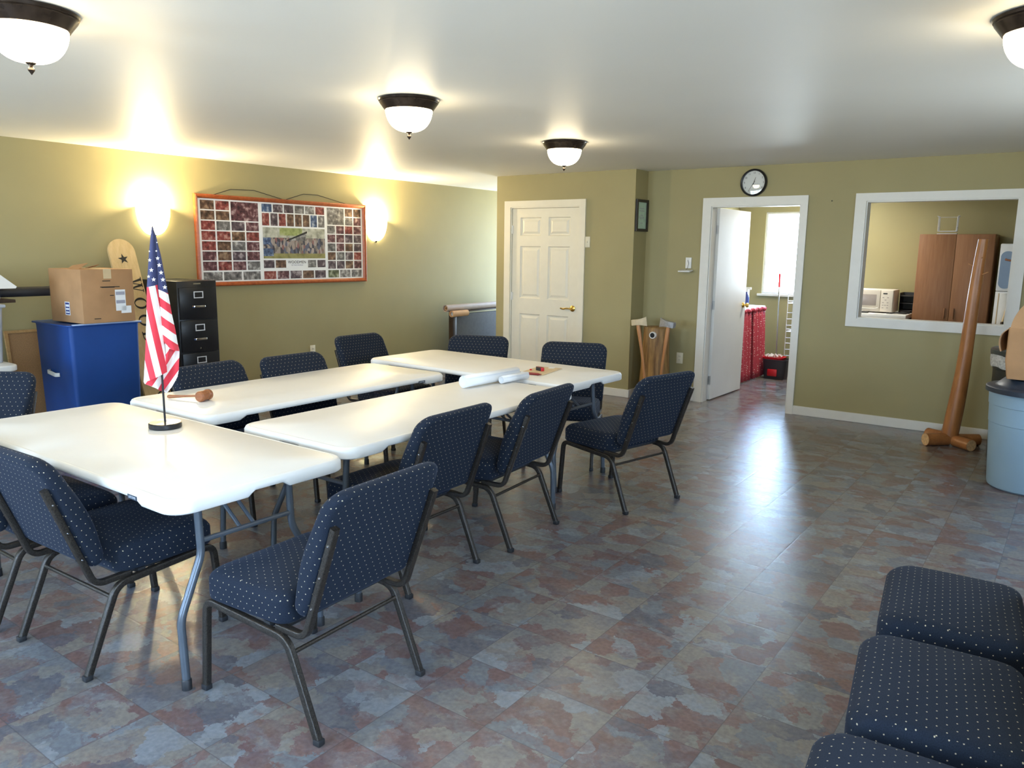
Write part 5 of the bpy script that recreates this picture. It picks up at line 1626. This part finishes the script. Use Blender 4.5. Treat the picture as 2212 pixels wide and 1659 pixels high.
o = obj('tangled_cable', bm, M['blackmatte']); o.location = (-1.72, 9.93, 0.8955); tag(o, 'tangled black cord on the desk between microwave and wardrobe', 'cord')
for i in (0,):
    bm = BM(); box(bm, -0.05, 0.05, -0.03, 0.03, 0, 0.03, 0.006); o = obj('power_adapter', bm, M['blackmatte']); o.location = (-1.655, 10.06, 0.8885); o.rotation_euler = (0, 0, R(25))
    tag(o, 'black power adapter block on the desk beside the tangled cord', 'adapter')

t = thing('wardrobe', 'tall brown wooden two door wardrobe standing in the kitchen', 'wardrobe', (-1.195, 10.24, 0))
bm = BM(); box(bm, -0.377, 0.372, -0.20, 0.24, 0, 1.802, 0.003); obj('carcass', bm, M['wardrobe'], t)
for x0, x1, hx in ((-0.374, -0.0035, -0.047), (-0.0005, 0.369, 0.043)):
    bm = BM(); box(bm, x0, x1, -0.222, -0.202, 0.07, 1.798, 0.003); d = obj('door', bm, M['wardrobe'], t)
    bm = BM(); box(bm, hx - 0.006, hx + 0.006, -0.24, -0.222, 0.86, 0.98, 0.004); obj('handle', bm, M['wardrobe'], d)
t = thing('letter_holder', 'clear plastic holder standing on top of the brown wardrobe', 'holder', (-1.315, 10.22, 1.8025))
bm = BM()
for y in (-0.05, -0.02, 0.03, 0.06):
    tube(bm, fillet([(-0.115, y, 0.205), (-0.10, y, 0.2), (-0.098, y, 0.035), (0.085, y, 0.035), (0.09, y, 0.2), (0.105, y, 0.205)], 0.012), 0.004, 6)
obj('sides', bm, M['clearwire'], t)
bm = BM(); 
for z in (0.035, 0.075, 0.19):
    for x in (-0.1, 0.088): tube(bm, [(x, -0.05, z), (x, 0.06, z)], 0.0035, 6)
box(bm, -0.105, 0.095, -0.055, 0.065, 0.0, 0.012, 0.003)
tube(bm, [(-0.1, -0.052, 0.19), (0.088, -0.052, 0.19)], 0.0025, 6)
obj('base', bm, M['clearwire'], t)

t = thing('water_cooler', 'white upright cabinet with a blue oval recess beside the wardrobe', 'cooler', (-0.605, 10.16, 0))
bm = BM(); box(bm, -0.165, 0.165, -0.15, 0.15, 1.19, 1.70, 0.01); obj('upper_case', bm, M['applwhite'], t)
bm = BM(); ol = rr_outline(0.13, 0.40, (0.06,) * 4, 8, 2); prism(bm, [(p.x, p.y) for p in ol], 0, 0.006, frame_mat((-0.085, -0.151, 1.42), (1, 0, 0), (0, 0, 1))); obj('oval_panel', bm, M['oval'], t, label='slate blue oval panel')
bm = BM(); box(bm, -0.165, 0.165, -0.145, 0.15, 0, 1.188, 0.008); obj('lower_case', bm, M['applwhite'], t)
bm = BM(); tube(bm, fillet([(-0.10, -0.157, 1.535), (-0.10, -0.19, 1.53), (-0.05, -0.19, 1.52)], 0.01), 0.010, 8); obj('tap', bm, M['gavel'], t)
t = thing('wooden_batten', 'narrow white batten leaning upright against the white cabinet', 'batten', (-0.69, 9.96, 0))
bm = BM(); box(bm, -0.035, 0.035, -0.01, 0.01, 0, 1.17, 0.002); obj('face', bm, M['counter'], t)
bm = BM(); box(bm, -0.045, -0.036, -0.012, 0.012, 0, 1.17, 0.002); obj('edge', bm, M['tan'], t)
t = thing('broom', 'pale broom handle with a dark tip leaning beside the white cabinet', 'broom', (-0.635, 9.90, 0))
bm = BM(); tube(bm, [(-0.03, -0.02, 0.85), (0.02, 0.07, 1.2)], 0.011, 10); obj('handle', bm, M['tan'], t)
bm = BM(); lathe(bm, [(0, 0.0), (0.045, 0.0), (0.02, 0.6), (0.016, 0.86), (0.012, 0.87), (0, 0.87)], 14, (-0.03, -0.02, 0)); obj('brush', bm, M['darkwood'], t)

# ------------------------------------------------------------------ light
w = bpy.data.worlds.new('World')
S.world = w
w.use_nodes = True
nt = w.node_tree
bg = nt.nodes['Background']
tc = nd(nt, 'ShaderNodeTexCoord')
sp = nd(nt, 'ShaderNodeSeparateXYZ', {0: tc.outputs['Generated']})
cc = ramp(nt, mth(nt, 'ADD', mth(nt, 'MULTIPLY', sp.outputs[2], 0.5), 0.5), [(0.0, (0.70, 0.74, 0.74)), (0.40, (0.70, 0.78, 0.80)), (0.60, (0.48, 0.69, 0.98)), (1.0, (0.24, 0.45, 0.86))])
nt.links.new(cc, bg.inputs['Color'])
SKY = 12.0
bg.inputs['Strength'].default_value = SKY

def portal(loc, rot, sx, sy):
    ld = bpy.data.lights.new('daylight_portal', 'AREA')
    ld.shape = 'RECTANGLE'; ld.size = sx; ld.size_y = sy
    ld.cycles.is_portal = True
    o = bpy.data.objects.new('daylight_portal', ld)
    COL.objects.link(o); o.location = loc; o.rotation_euler = rot
for u0, u1, v0, v1 in WR:
    portal((XR + TW, (u0 + u1) / 2, (v0 + v1) / 2), (0, R(90), 0), v1 - v0, u1 - u0)
for u0, u1, v0, v1 in (HW, KW):
    portal(((u0 + u1) / 2, YE + TW, (v0 + v1) / 2), (R(-90), 0, 0), u1 - u0, v1 - v0)
for u0, u1, v0, v1 in WFH:
    portal(((u0 + u1) / 2, YF - TW, (v0 + v1) / 2), (R(90), 0, 0), u1 - u0, v1 - v0)

# ------------------------------------------------------------------ camera
f, yaw, pitch, roll, h = 1678.508, 0.62898, -0.171588, 0.0128187, 1.57279
fw = Vector((-math.sin(yaw) * math.cos(pitch), math.cos(yaw) * math.cos(pitch), math.sin(pitch)))
rt = Vector((math.cos(yaw), math.sin(yaw), 0))
up = rt.cross(fw)
c_, s_ = math.cos(roll), math.sin(roll)
r2, u2 = rt * c_ + up * s_, up * c_ - rt * s_
cam = bpy.data.cameras.new('camera')
cam.sensor_fit = 'HORIZONTAL'; cam.sensor_width = 36.0
cam.lens = 36.0 * f / 2212.0
cam.clip_start = 0.05
co = bpy.data.objects.new('camera', cam)
COL.objects.link(co)
co.matrix_world = Matrix(((r2.x, u2.x, -fw.x, 0), (r2.y, u2.y, -fw.y, 0), (r2.z, u2.z, -fw.z, h), (0, 0, 0, 1)))
S.camera = co

S.view_settings.view_transform = 'Standard'
S.view_settings.look = 'None'
S.view_settings.gamma = 1.0
S.view_settings.exposure = 1.2
S.view_settings.use_curve_mapping = False
S.cycles.use_denoising = True
S.cycles.max_bounces = 8
S.cycles.diffuse_bounces = 5
S.cycles.glossy_bounces = 4
S.cycles.transparent_max_bounces = 12
S.cycles.sample_clamp_indirect = 6.0
S.cycles.caustics_reflective = False
S.cycles.caustics_refractive = False
